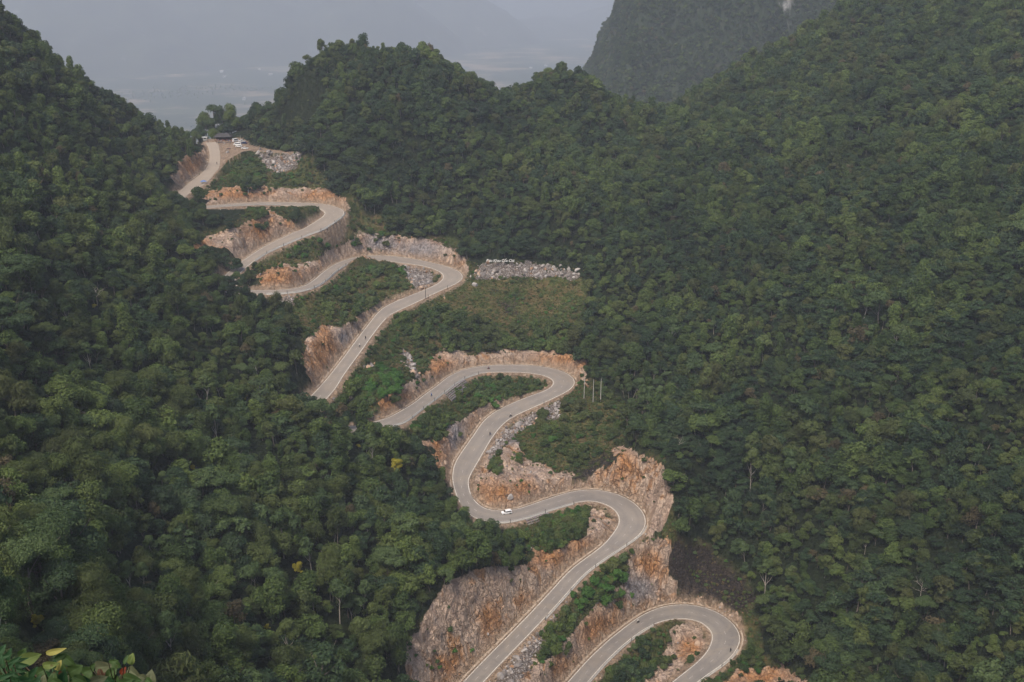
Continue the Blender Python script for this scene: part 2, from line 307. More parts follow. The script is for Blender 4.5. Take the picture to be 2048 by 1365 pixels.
# roughness of the rock faces along the normal
nn=np.stack([-gx.ravel(),-gy.ravel(),np.ones(len(Z))],1);nn/=np.linalg.norm(nn,axis=1)[:,None]
rid=np.abs(fbm(NX/7+NY/13,Z/5+NX/19,4)); rid2=fbm(NX/2.2+31,Z/3+NY/2.2,3)
amp=np.where(EDGE>1.9,A_ROCK*np.clip((EDGE-1.9)/2,0,1),0)
_ri=np.where(amp>.02)[0];BLK=np.zeros(len(Z));BLV=np.full(len(Z),.5)
_fp=_rng.integers(0,len(_ri),2600);_fq=np.stack([NX[_ri[_fp]],NY[_ri[_fp]],Z[_ri[_fp]]*.6],1)+_rng.normal(0,1.5,(2600,3));_fo=_rng.uniform(-1.0,1.0,2600);_fv=_rng.random(2600)
for a in range(0,len(_ri),4000):
    b=_ri[a:a+4000];q=np.stack([NX[b],NY[b],Z[b]*.6],1);k=((q[:,None]-_fq[None])**2).sum(-1).argmin(1);BLK[b]=_fo[k];BLV[b]=_fv[k]
dis=amp*np.clip(A_ROCK*1.6-.5,.15,1)*(.5-2.4*rid+.9*rid2+.75*BLK)+np.where(EDGE>1.8,A_GRAV,0)*fbm(NX/1.7,NY/1.7,2)*.5
PX=NX+nn[:,0]*dis;PY=NY+nn[:,1]*dis;PZ=Z+nn[:,2]*dis
log('zones')
# ---------------------------------------------------------------- mesh helpers
SC=bpy.context.scene; COL=SC.collection
def mesh(name,v,f,mats=(),smooth=False,midx=None):
    me=bpy.data.meshes.new(name)
    v=np.asarray(v,np.float32);
    if isinstance(f,np.ndarray):
        k=f.shape[1];me.vertices.add(len(v));me.vertices.foreach_set('co',v.ravel())
        me.loops.add(f.size);me.loops.foreach_set('vertex_index',f.ravel().astype(np.int32))
        me.polygons.add(len(f));me.polygons.foreach_set('loop_start',(np.arange(len(f))*k).astype(np.int32))
        me.polygons.foreach_set('loop_total',np.full(len(f),k,np.int32))
        me.update(calc_edges=True)
    else:
        me.from_pydata([tuple(map(float,p)) for p in v],[],f);me.update()
    for m in mats: me.materials.append(m)
    if midx is not None: me.polygons.foreach_set('material_index',np.asarray(midx,np.int32))
    if smooth: me.polygons.foreach_set('use_smooth',np.ones(len(me.polygons),bool))
    return me
def add(name,me,parent=None,loc=(0,0,0),rot=(0,0,0),sc=(1,1,1)):
    o=bpy.data.objects.new(name,me);COL.objects.link(o)
    o.location=loc;o.rotation_euler=rot;o.scale=sc
    if parent: o.parent=parent
    return o
def tag(o,label=None,cat=None,group=None,kind=None):
    if label:o['label']=label
    if cat:o['category']=cat
    if group:o['group']=group
    if kind:o['kind']=kind
    return o
def empty(name,loc,rz=0,label=None,cat=None,group=None):
    o=add(name,None,None,loc,(0,0,rz));o.empty_display_size=.5
    return tag(o,label,cat,group)
def fattr(me,name,a):
    at=me.attributes.new(name,'FLOAT','POINT');at.data.foreach_set('value',np.asarray(a,np.float32))
def gridfaces(ny,nx):
    j,i=np.mgrid[0:ny-1,0:nx-1];a=(j*nx+i).ravel()
    return np.stack([a,a+1,a+nx+1,a+nx],1)
# ---------------------------------------------------------------- material helpers
class NT:
    def __init__(s,name):
        s.m=bpy.data.materials.new(name);s.m.use_nodes=True;s.t=s.m.node_tree;s.t.nodes.clear()
        s.out=s.t.nodes.new('ShaderNodeOutputMaterial')
    def n(s,typ,**k):
        d=s.t.nodes.new('ShaderNode'+typ)
        for a,b in k.items():
            if a.startswith('i_'):
                key=a[2:];key=int(key) if key.isdigit() else key.replace('_',' ')
                if isinstance(b,bpy.types.NodeSocket): s.t.links.new(b,d.inputs[key])
                else: d.inputs[key].default_value=b
            else: setattr(d,a,b)
        return d
    def link(s,a,b): s.t.links.new(a,b)
    def mix(s,f,a,b,bt='MIX'):
        d=s.t.nodes.new('ShaderNodeMix');d.data_type='RGBA';d.blend_type=bt
        for key,val in ((0,f),(6,a),(7,b)):
            if isinstance(val,bpy.types.NodeSocket): s.t.links.new(val,d.inputs[key])
            else:
                d.inputs[key].default_value=(val if key==0 else (*val,1) if len(val)==3 else val)
        return d.outputs[2]
    def math(s,op,a,b=0.,c=None,clamp=False):
        d=s.t.nodes.new('ShaderNodeMath');d.operation=op;d.use_clamp=clamp
        for k,val in enumerate((a,b) if c is None else (a,b,c)):
            if isinstance(val,bpy.types.NodeSocket): s.t.links.new(val,d.inputs[k])
            else: d.inputs[k].default_value=val
        return d.outputs[0]
    def ramp(s,f,stops,interp='LINEAR'):
        d=s.t.nodes.new('ShaderNodeValToRGB');d.color_ramp.interpolation=interp;e=d.color_ramp.elements
        while len(e)<len(stops): e.new(.5)
        for x,(p,c) in zip(e,stops): x.position=p;x.color=(*c,1) if len(c)==3 else c
        s.t.links.new(f,d.inputs[0]);return d.outputs[0]
    def attr(s,name,typ='GEOMETRY'): return s.n('Attribute',attribute_name=name,attribute_type=typ).outputs['Fac']
    def pos(s,scale=(1,1,1)):
        g=s.n('NewGeometry');m=s.n('Mapping');m.inputs['Scale'].default_value=scale;s.link(g.outputs['Position'],m.inputs[0]);return m.outputs[0]
    def noise(s,vec,sc,det=4,rough=.55,dist=0):
        d=s.n('TexNoise');s.link(vec,d.inputs['Vector']);d.inputs['Scale'].default_value=sc;d.inputs['Detail'].default_value=det;d.inputs['Roughness'].default_value=rough;d.inputs['Distortion'].default_value=dist;return d.outputs[0]
    def vor(s,vec,sc,feat='F1'):
        d=s.n('TexVoronoi',feature=feat);s.link(vec,d.inputs['Vector']);d.inputs['Scale'].default_value=sc;return d
    def bsdf(s,col,rough=.8,spec=.25,bump=None,bstr=.5,bdist=.3,metal=0):
        b=s.n('BsdfPrincipled')
        for key,val in (('Base Color',col),('Roughness',rough)):
            if isinstance(val,bpy.types.NodeSocket): s.link(val,b.inputs[key])
            else: b.inputs[key].default_value=(*val,1) if key=='Base Color' and len(val)==3 else val
        b.inputs['Specular IOR Level'].default_value=spec;b.inputs['Metallic'].default_value=metal
        if bump is not None:
            d=s.n('Bump');d.inputs['Strength'].default_value=bstr;d.inputs['Distance'].default_value=bdist;s.link(bump,d.inputs['Height']);s.link(d.outputs[0],b.inputs['Normal'])
        s.link(b.outputs[0],s.out.inputs[0]);return b
def plain(name,col,rough=.6,spec=.3,var=.12,sc=3.,metal=0):
    t=NT(name);f=t.noise(t.pos(),sc,3);a=tuple(c*(1-var) for c in col);b=tuple(min(1,c*(1+var)) for c in col)
    t.bsdf(t.mix(f,a,b),rough,spec,metal=metal);return t.m
# ---------------------------------------------------------------- hillside material
t=NT('hillside_ground');p=t.pos()
n1=t.noise(p,.05,5);n2=t.noise(p,.35,5);n3=t.noise(p,1.6,4)
floor=t.ramp(n2,[(.3,(.012,.018,.010)),(.55,(.022,.032,.014)),(.75,(.040,.042,.022))])
grass=t.ramp(t.noise(p,.16,6,.7),[(.3,(.032,.056,.018)),(.46,(.075,.098,.030)),(.60,(.130,.118,.048)),(.74,(.17,.125,.065))])
ps=t.pos((1,1,.62))
rk1=t.noise(ps,.10,5,.62,.8);rk2=t.noise(ps,.75,7,.72,.4);rk3=t.noise(ps,2.6,5,.7)
base=t.ramp(rk1,[(.28,(.34,.285,.25)),(.42,(.47,.345,.265)),(.52,(.54,.41,.315)),(.62,(.48,.26,.125)),(.74,(.44,.33,.25))])
och=t.ramp(rk2,[(.3,(.28,.115,.035)),(.5,(.46,.20,.06)),(.7,(.52,.32,.16))])
gry=t.ramp(rk2,[(.3,(.17,.16,.165)),(.5,(.30,.28,.285)),(.7,(.44,.41,.40))])
bl_=t.attr('block');base=t.mix(t.math('MULTIPLY',t.ramp(bl_,[(.0,(1,1,1)),(.45,(0,0,0))]),.45),base,(.20,.14,.11));base=t.mix(t.math('MULTIPLY',t.ramp(bl_,[(.6,(0,0,0)),(1.,(1,1,1))]),.45),base,(.60,.47,.37))
rock=t.mix(t.math('MULTIPLY',t.attr('ochre'),.8),base,och);rock=t.mix(t.attr('grey'),rock,gry)
rock=t.mix(t.math('MULTIPLY',t.ramp(rk2,[(.30,(1,1,1)),(.46,(0,0,0))]),.5),rock,(.13,.075,.048))
rock=t.mix(t.math('MULTIPLY',t.ramp(rk3,[(.56,(0,0,0)),(.72,(1,1,1))]),.28),rock,(.62,.50,.40))
rock=t.mix(t.math('MULTIPLY',t.ramp(rk3,[(.30,(1,1,1)),(.42,(0,0,0))]),.28),rock,(.14,.085,.055))
wv=t.n('VectorMath',operation='ADD');t.link(ps,wv.inputs[0]);nz_=t.n('TexNoise');t.link(ps,nz_.inputs['Vector']);nz_.inputs['Scale'].default_value=.28;nz_.inputs['Detail'].default_value=5;sv=t.n('VectorMath',operation='SCALE');t.link(nz_.outputs['Color'],sv.inputs[0]);sv.inputs['Scale'].default_value=6.;t.link(sv.outputs[0],wv.inputs[1])
ved=t.vor(wv.outputs[0],.26,'DISTANCE_TO_EDGE').outputs['Distance'];ved2=t.vor(wv.outputs[0],.8,'DISTANCE_TO_EDGE').outputs['Distance']
crack=t.math('MAXIMUM',t.math('MULTIPLY',t.ramp(ved,[(.0,(1,1,1)),(.07,(0,0,0))]),t.ramp(rk1,[(.4,(.2,.2,.2)),(.6,(1,1,1))])),t.math('MULTIPLY',t.ramp(ved2,[(.0,(1,1,1)),(.05,(0,0,0))]),.55))
rock=t.mix(t.math('MULTIPLY',crack,.6),rock,(.05,.03,.02))
gv=t.vor(p,1.35);gvb=t.math('MULTIPLY',gv.outputs['Distance'],1.0)
grav=t.mix(t.ramp(gvb,[(.15,(1,1,1)),(.6,(0,0,0))]),(.16,.13,.11),t.mix(gv.outputs['Color'],(.30,.27,.25),(.55,.51,.48)))
dirt=t.ramp(t.noise(p,.5,6,.7),[(.3,(.24,.165,.11)),(.5,(.34,.245,.17)),(.7,(.43,.34,.26))])
burn=t.ramp(n3,[(.32,(.018,.016,.014)),(.52,(.040,.033,.029)),(.66,(.075,.058,.048)),(.80,(.17,.13,.11))])
soil=t.ramp(t.noise(p,.11,6,.7),[(.50,(0,0,0)),(.60,(1,1,1))]);grass=t.mix(t.math('MULTIPLY',soil,.42),grass,(.20,.12,.065))
c=t.mix(t.ramp(t.attr('grass'),[(.05,(0,0,0)),(.45,(1,1,1))]),floor,grass)
def edge(a,k=.5): return t.math('ADD',a,t.math('MULTIPLY',t.math('SUBTRACT',n2,.5),t.math('MULTIPLY',t.math('MULTIPLY',a,t.math('SUBTRACT',1.,a)),6.)),clamp=True)
c=t.mix(edge(t.attr('burn')),c,burn)
c=t.mix(t.ramp(edge(t.attr('rock')),[(.3,(0,0,0)),(.6,(1,1,1))]),c,rock)
c=t.mix(t.ramp(edge(t.attr('gravel')),[(.3,(0,0,0)),(.6,(1,1,1))]),c,grav)
c=t.mix(edge(t.attr('dirt')),c,dirt)
fac_=t.vor(wv.outputs[0],.45).outputs['Distance'];hb=t.math('ADD',t.math('MULTIPLY',rk2,.45),t.math('SUBTRACT',t.math('MULTIPLY',fac_,.6),t.math('MULTIPLY',crack,.55)))
t.bsdf(c,.95,.1,hb,1.0,1.6)
M_HILL=t.m
me=mesh('hillside',np.stack([PX,PY,PZ],1),gridfaces(len(GY),len(GX)),[M_HILL],True)
for k,a in (('rock',A_ROCK),('gravel',A_GRAV),('burn',A_BURN),('grass',A_GRAS),('dirt',A_DIRT),('block',BLV),('grey',A_GREY),('ochre',A_OCH)): fattr(me,k,a)
tag(add('hillside',me),'steep karst hillside that carries the winding road',None,None,'structure')
# ---------------------------------------------------------------- road
t=NT('worn_asphalt');p=t.pos()
f=t.noise(p,.09,4);g=t.noise(p,1.2,5,.7)
c=t.ramp(f,[(.3,(.175,.160,.145)),(.5,(.21,.19,.17)),(.7,(.245,.22,.19))])
lat=t.n('Attribute',attribute_name='lat',attribute_type='GEOMETRY').outputs['Fac']
edge_d=t.ramp(t.math('ADD',lat,t.math('MULTIPLY',t.math('SUBTRACT',g,.5),.35)),[(.80,(0,0,0)),(1.0,(1,1,1))])
trk=t.math('MULTIPLY',t.ramp(t.math('ABSOLUTE',t.math('SUBTRACT',lat,.45)),[(.0,(1,1,1)),(.22,(0,0,0))]),.38)
c=t.mix(trk,c,(.15,.14,.135))
c=t.mix(t.math('MULTIPLY',edge_d,.55),c,(.36,.28,.21))
c=t.mix(t.math('MULTIPLY',t.ramp(t.noise(p,.23,5,.6,1.),[(.62,(0,0,0)),(.72,(1,1,1))]),.3),c,(.13,.125,.12))
up_=t.ramp(t.n('SeparateXYZ',i_0=t.n('NewGeometry').outputs['Position']).outputs[1],[(0,(0,0,0)),(1,(1,1,1))])
c=t.mix(t.math('MULTIPLY',t.ramp(t.noise(t.pos((1,1,.2)),.05,6,.7,2.),[(.52,(0,0,0)),(.6,(1,1,1))]),.35),c,(.27,.225,.175))
skid=t.noise(t.pos((.35,.35,.35)),.8,3,.5,3.);c=t.mix(t.math('MULTIPLY',t.ramp(skid,[(.60,(0,0,0)),(.64,(1,1,1)),(.68,(0,0,0))]),.35),c,(.09,.085,.08))
c=t.mix(t.math('MULTIPLY',t.attr('dusty'),.55),c,(.40,.32,.24))
t.bsdf(c,.85,.2,g,.2,.05);M_ASPH=t.m
t=NT('road_paint');p=t.pos();t.bsdf(t.mix(t.ramp(t.noise(p,1.1,5,.7),[(.42,(0,0,0)),(.62,(1,1,1))]),(.70,.66,.58),(.42,.38,.33)),.7,.2);M_PAINT=t.m
t=NT('gutter_concrete');p=t.pos();t.bsdf(t.ramp(t.noise(p,.7,5,.7),[(.3,(.26,.20,.15)),(.5,(.38,.30,.225)),(.7,(.47,.385,.30))]),.9,.15);M_GUT=t.m
LATS=np.array([-1,-.8,-.5,-.2,.2,.5,.8,1])
def strip(ii,lats,dz,skirt=0.):
    """ribbon over road samples ii; lats (len(ii),k) metres"""
    ii=np.asarray(ii);k=lats.shape[1]
    P_=np.stack([RC[ii,0,None]+RN[ii,0,None]*lats,RC[ii,1,None]+RN[ii,1,None]*lats,np.repeat(RC[ii,2,None]+dz,k,1)],-1)
    if skirt:
        a=P_[:,:1].copy();b=P_[:,-1:].copy();a[...,2]-=skirt;b[...,2]-=skirt;P_=np.concatenate([a,P_,b],1);k+=2
    fs=gridfaces(len(ii),k); return P_.reshape(-1,3),fs,k
ii=np.arange(len(RC))
v,f,k=strip(ii,LATS[None]*(RW[:,None]/2+.35),0.,.4)
me=mesh('road',v,f[:,::-1],[M_ASPH],True)
la=np.abs(np.concatenate([[-1],LATS,[1]]));fattr(me,'lat',np.tile(la,len(ii)))
dusty=np.interp(SS,[0,ROADLEN*.55,ROADLEN*.9,ROADLEN*.95,ROADLEN],[0,.25,.6,1,1]);fattr(me,'dusty',np.repeat(dusty,k))
tag(add('road',me),'narrow asphalt road winding up the slope in hairpins',None,None,'structure')
pave=[]
def join(parts):
    V=[];Fc=[];o=0
    for v,f in parts:
        V.append(np.asarray(v,float));Fc.append(np.asarray(f)+o);o+=len(v)
    return np.concatenate(V),np.concatenate(Fc)
PAINTEND=road_idx(430,412)
lines=[]
for sg in (-1,1):
    a=0;rr=random.Random(5+sg)
    while a<PAINTEND:
        b=min(PAINTEND,a+rr.randint(60,180));ii=np.arange(a,b+1)
        lat=np.stack([sg*(RW[ii]/2-.02),sg*(RW[ii]/2-.25)],1)
        v,f,_=strip(ii,lat,.006);lines.append((v,f if sg<0 else f[:,::-1]));a=b+rr.choice([0,0,1,4])
dash=[]
def lerp_road(s): 
    x=np.interp(s,SS,RC[:,0]);y=np.interp(s,SS,RC[:,1]);z=np.interp(s,SS,RC[:,2]);nx=np.interp(s,SS,RN[:,0]);ny=np.interp(s,SS,RN[:,1]);return x,y,z,nx,ny
rr=random.Random(3)
for s0 in np.arange(3,SS[PAINTEND],6.4):
    if rr.random()<.12+.45*min(1,max(0,s0-600)/500): continue
    q=[]
    for ds in (0,1.1,2.2):
        x,y,z,nx,ny=lerp_road(s0+ds)
        q+=[(x-nx*.085,y-ny*.085,z+.006),(x+nx*.085,y+ny*.085,z+.006)]
    dash.append((q,np.array([[0,1,3,2],[2,3,5,4]])))
v,f=join(lines+dash);_nl=sum(len(q[1]) for q in lines)
t=NT('worn_dash_paint');t.bsdf(t.ramp(t.noise(t.pos(),1.3,5,.7),[(.4,(.26,.24,.215)),(.6,(.47,.44,.40))]),.8,.2)
tag(add('road_markings',mesh('road_markings',v,f,[M_PAINT,t.m],False,[0]*_nl+[1]*(len(f)-_nl))),'worn white edge lines and centre dashes on the asphalt',None,None,'structure')
# concrete side ditch on the uphill side of each cut
gl=[]
for k,sg in ((0,-1),(1,1)):
    on=CUTH[:,k]>.1;i=0
    while i<len(on):
        if on[i]:
            j=i
            while j+1<len(on) and on[j+1]: j+=1
            if j-i>6:
                ii=np.arange(i,j+1);b=RW[ii]/2+.75
                P_=[];
                prof=[(0,0.02),(.0,-.06),(.18,-.07),(.55,-.05),(.62,.10),(.80,.10),(.80,-.2)]
                k2=len(prof)
                A_=np.stack([np.stack([RC[ii,0]+RN[ii,0]*sg*(b+a),RC[ii,1]+RN[ii,1]*sg*(b+a),RC[ii,2]+c_],-1) for a,c_ in prof],1)
                fs=gridfaces(len(ii),k2);gl.append((A_.reshape(-1,3),fs if sg<0 else fs[:,::-1]))
            i=j+1
        else: i+=1
v,f=join(gl)
tag(add('roadside_gutter',mesh('roadside_gutter',v,f,[M_GUT])),'dusty concrete gutter along the foot of the rock cuts',None,None,'structure')
log('road built')
# ---------------------------------------------------------------- foliage
def foliage_mat(name,dark,mid,light,warm=(.085,.10,.03),warm_amt=.3,trans=.25):
    t=NT(name);oi=t.n('ObjectInfo');g=t.n('NewGeometry')
    mp=t.n('Mapping');mp.inputs['Scale'].default_value=(.022,.022,.022);t.link(oi.outputs['Location'],mp.inputs[0])
    ln=t.noise(mp.outputs[0],1.,3)
    rnd=oi.outputs['Random'];isl=g.outputs['Random Per Island']
    f=t.math('ADD',t.math('MULTIPLY',rnd,.55),t.math('MULTIPLY',isl,.45))
    f=t.math('ADD',f,t.math('MULTIPLY',t.math('SUBTRACT',ln,.5),1.5),clamp=True)
    c=t.ramp(f,[(.12,dark),(.5,mid),(.92,light)])
    w=t.math('MULTIPLY',t.ramp(t.math('FRACT',t.math('MULTIPLY',rnd,7.13)),[(.72,(0,0,0)),(.95,(1,1,1))]),warm_amt)
    c=t.mix(w,c,warm)
    b=t.n('BsdfPrincipled',i_Roughness=.62);b.inputs['Specular IOR Level'].default_value=.22;t.link(c,b.inputs['Base Color'])
    tr=t.n('BsdfTranslucent');t.link(t.mix(.5,c,(.08,.12,.02)),tr.inputs[0])
    mx=t.n('MixShader');mx.inputs[0].default_value=trans;t.link(b.outputs[0],mx.inputs[1]);t.link(tr.outputs[0],mx.inputs[2]);t.link(mx.outputs[0],t.out.inputs[0])
    return t.m
FM={'green':foliage_mat('leaf_green',(.028,.050,.015),(.062,.100,.026),(.125,.172,.043)),
'deep':foliage_mat('leaf_deep_green',(.018,.036,.018),(.034,.064,.027),(.066,.105,.042),(.04,.05,.03)),
'olive':foliage_mat('leaf_olive',(.036,.052,.017),(.068,.092,.027),(.115,.148,.042),(.11,.10,.04),.35),
'light':foliage_mat('leaf_light_green',(.042,.072,.026),(.068,.108,.038),(.105,.150,.055),(.14,.15,.03)),
'brown':foliage_mat('leaf_dry',(.060,.050,.026),(.095,.078,.040),(.135,.11,.058),(.14,.10,.045)),
'yellow':foliage_mat('leaf_yellow',(.20,.19,.02),(.30,.27,.028),(.40,.35,.04),(.24,.24,.03)),
'bright':foliage_mat('leaf_bright',(.030,.085,.018),(.050,.130,.026),(.085,.185,.036),(.09,.16,.03))}
t=NT('bark');p=t.pos((1,1,.3));t.bsdf(t.ramp(t.noise(p,3.,5),[(.3,(.10,.085,.07)),(.6,(.20,.175,.15)),(.8,(.30,.27,.23))]),.9,.1);M_BARK=t.m
t=NT('bark_dark');p=t.pos((1,1,.3));t.bsdf(t.ramp(t.noise(p,3.,5),[(.3,(.05,.04,.03)),(.7,(.12,.10,.08))]),.9,.1);M_BARKD=t.m
t=NT('pale_bark');t.bsdf(t.ramp(t.noise(t.pos(),2.,4),[(.3,(.27,.24,.20)),(.7,(.42,.38,.33))]),.9,.1);M_PALE=t.m
def _ico():
    bm=bmesh.new();bmesh.ops.create_icosphere(bm,subdivisions=1,radius=1);bm.verts.ensure_lookup_table()
    v=np.array([x.co[:] for x in bm.verts]);f=np.array([[y.index for y in x.verts] for x in bm.faces]);bm.free();return v,f
ICV,ICF=_ico()
def leaves(rg,C_,D_,size,aspect=.62,droop=0.):
    """leaf quads at points C_ facing about D_"""
    n=len(C_);N=D_+rg.normal(0,.55,(n,3))+np.array([0,0,.35]);N/=np.linalg.norm(N,axis=1)[:,None]
    R=rg.normal(0,1,(n,3));R[:,2]-=droop;Tn=np.cross(N,np.cross(R,N));Tn/=np.linalg.norm(Tn,axis=1)[:,None]+1e-9
    B=np.cross(N,Tn);s=size*rg.uniform(.6,1.3,n)[:,None]
    V=np.stack([C_-Tn*s,C_+B*s*aspect+N*s*.15,C_+Tn*s,C_-B*s*aspect+N*s*.15],1).reshape(-1,3)
    return V,np.arange(4*n).reshape(-1,4)
def crown_geo(seed,R,H,z0,nlobe,nleaf,ls,lobe_r=.5,flat=.8,core=.66,shape='dome',droop=0.,aspect=.62):
    rg=np.random.default_rng(seed);L=[];Rr=[]
    for k in range(nlobe):
        a=rg.uniform(0,2*math.pi)+k*2.4;
        if shape=='dome': q=math.sqrt(rg.random())*(1-lobe_r*.75);h=rg.random();q*=math.sqrt(max(0,1-(h*.9)**2));z=z0+H*(.22+.62*h)
        elif shape=='tall': h=(k+.5)/nlobe;q=.45*rg.random()*(1-.5*h);z=z0+H*(.12+.78*h)
        elif shape=='umbrella': q=(1-lobe_r*.6)*math.sqrt(rg.random());z=z0+H*(.62+.3*(1-q*q)+rg.uniform(-.1,.06))
        elif shape=='layers': h=rg.integers(0,4)/3;q=(.8-.45*h)*math.sqrt(rg.random());z=z0+H*(.2+.7*h)
        c=np.array([math.cos(a)*q*R,math.sin(a)*q*R,z]);L.append(c);Rr.append(R*lobe_r*rg.uniform(.72,1.15))
    L=np.array(L);Rr=np.array(Rr);w=Rr**2/np.sum(Rr**2)
    k=rg.choice(len(L),nleaf,p=w);D=rg.normal(0,1,(nleaf,3));D[:,2]=np.where(D[:,2]<-.35,-D[:,2],D[:,2]);D/=np.linalg.norm(D,axis=1)[:,None]
    bump=1+.16*np.sin(D[:,0]*7+k)*np.sin(D[:,1]*6+2*k)+rg.normal(0,.07,nleaf)
    C_=L[k]+D*(Rr[k]*bump)[:,None]*np.array([1,1,flat])
    V,Fq=leaves(rg,C_,D,ls,aspect,droop)
    parts=[(V,Fq)]
    tri=[]
    if core:
        for c,r in zip(L,Rr):
            v=ICV*(1+rg.uniform(-.12,.12,(len(ICV),1)))*r*core*np.array([1,1,flat])+c;tri.append((v,ICF))
    return parts,tri
def tube_path(pts,r0,r1,n=5):
    pts=np.asarray(pts,float);V=[];m=len(pts)
    for i,p in enumerate(pts):
        d=pts[min(i+1,m-1)]-pts[max(i-1,0)];d/=np.linalg.norm(d)+1e-9
        a=np.cross(d,[.3,.9,.1]);a/=np.linalg.norm(a)+1e-9;b=np.cross(d,a);r=r0+(r1-r0)*i/(m-1)
        for k in range(n):
            th=2*math.pi*k/n;V.append(p+r*(a*math.cos(th)+b*math.sin(th)))
    Fq=[]
    for i in range(m-1):
        for k in range(n):
            Fq.append((i*n+k,i*n+(k+1)%n,(i+1)*n+(k+1)%n,(i+1)*n+k))
    return np.array(V),np.array(Fq)
def trunk_geo(seed,h,r,R,nb=4,top=.75):
    rg=np.random.default_rng(seed+99);b=rg.normal(0,.04*h,2)
    P_=[(0,0,-1.2),(b[0]*.3,b[1]*.3,h*.35),(b[0],b[1],h*top)]
    parts=[tube_path(P_,r,r*.45)]
    for k in range(nb):
        a=k*2*math.pi/nb+rg.uniform(-.5,.5);z=h*rg.uniform(.35,.62);q=R*rg.uniform(.45,.7)
        parts.append(tube_path([(b[0]*z/h,b[1]*z/h,z),(math.cos(a)*q*.5,math.sin(a)*q*.5,z+h*.12),(math.cos(a)*q,math.sin(a)*q,z+h*.28)],r*.5,r*.14,4))
    return join(parts)
def crown_mesh(name,parts,tri,mat):
    v,f=join(parts)
    if not tri: return mesh(name,v,f,[mat])
    v2,f2=join(tri);f2=np.concatenate([f2,f2[:,2:]],1)   # degenerate quads keep one face size
    me=bpy.data.meshes.new(name);fl=[tuple(x) for x in f]+[tuple(x[:3]+len(v)) for x in f2]
    me.from_pydata(np.concatenate([v,v2]).tolist(),[],fl);me.materials.append(mat);me.update()
    return me
# kinds of tree: name, material, crown arguments, trunk (height, radius)
SPEC={
'dome_green':('green',dict(R=3.3,H=5.2,z0=1.3,nlobe=10,shape='dome',lobe_r=.44),(7,.17)),
'dome_deep':('deep',dict(R=3.2,H=5.0,z0=1.1,nlobe=11,shape='dome',lobe_r=.42),(7,.17)),
'clump_olive':('olive',dict(R=3.0,H=5.5,z0=1.2,nlobe=14,shape='dome',lobe_r=.34),(7,.16)),
'tall_green':('green',dict(R=2.3,H=7.6,z0=1.2,nlobe=10,shape='tall',lobe_r=.62),(9,.16)),
'umbrella_light':('light',dict(core=.5,R=3.5,H=4.6,z0=3.6,nlobe=9,shape='umbrella',lobe_r=.36,flat=.55),(7.5,.15)),
'layer_deep':('deep',dict(R=3.4,H=5.4,z0=1.3,nlobe=13,shape='layers',lobe_r=.40,flat=.5),(8,.17)),
'plume_green':('olive',dict(R=3.2,H=6.5,z0=1.8,nlobe=11,shape='dome',lobe_r=.40,droop=1.5,aspect=.28),(8,.12)),
'dry_brown':('brown',dict(R=2.7,H=4.8,z0=1.8,nlobe=10,shape='dome',lobe_r=.42,core=0),(7.3,.14)),
'pale_stem':('light',dict(R=2.3,H=4.0,z0=4.6,nlobe=8,shape='dome',lobe_r=.42,core=0),(8.2,.13)),
'yellow_crown':('yellow',dict(R=2.7,H=5.4,z0=2.6,nlobe=15,shape='dome',lobe_r=.30,core=.5),(8,.14)),
}
def make_spec(name,seed,nleaf,ls):
    m,a,(th,tr)=SPEC[name];a=dict(a);k=.55 if m in('brown',) else 1
    parts,tri=crown_geo(seed,nleaf=int(nleaf*k),ls=ls*(1.25 if 'plume' in name else 1),**a)
    cm=crown_mesh(name+'_crown',parts,tri,FM[m]);v,f=trunk_geo(seed,th,tr,a['R'],5 if k<1 else 4)
    tm=mesh(name+'_trunk',v,f,[M_PALE if 'pale' in name else M_BARK if seed%2 else M_BARKD]);return cm,tm
def joined(name,meshes):
    bm=bmesh.new();mats=[];
    for me in meshes:
        n0=len(bm.faces);bm.from_mesh(me);bm.faces.ensure_lookup_table();o=len(mats)
        for f in bm.faces[n0:]: f.material_index=o
        mats+=list(me.materials)
    r=bpy.data.meshes.new(name);bm.to_mesh(r);bm.free()
    for m in mats:r.materials.append(m)
    return r
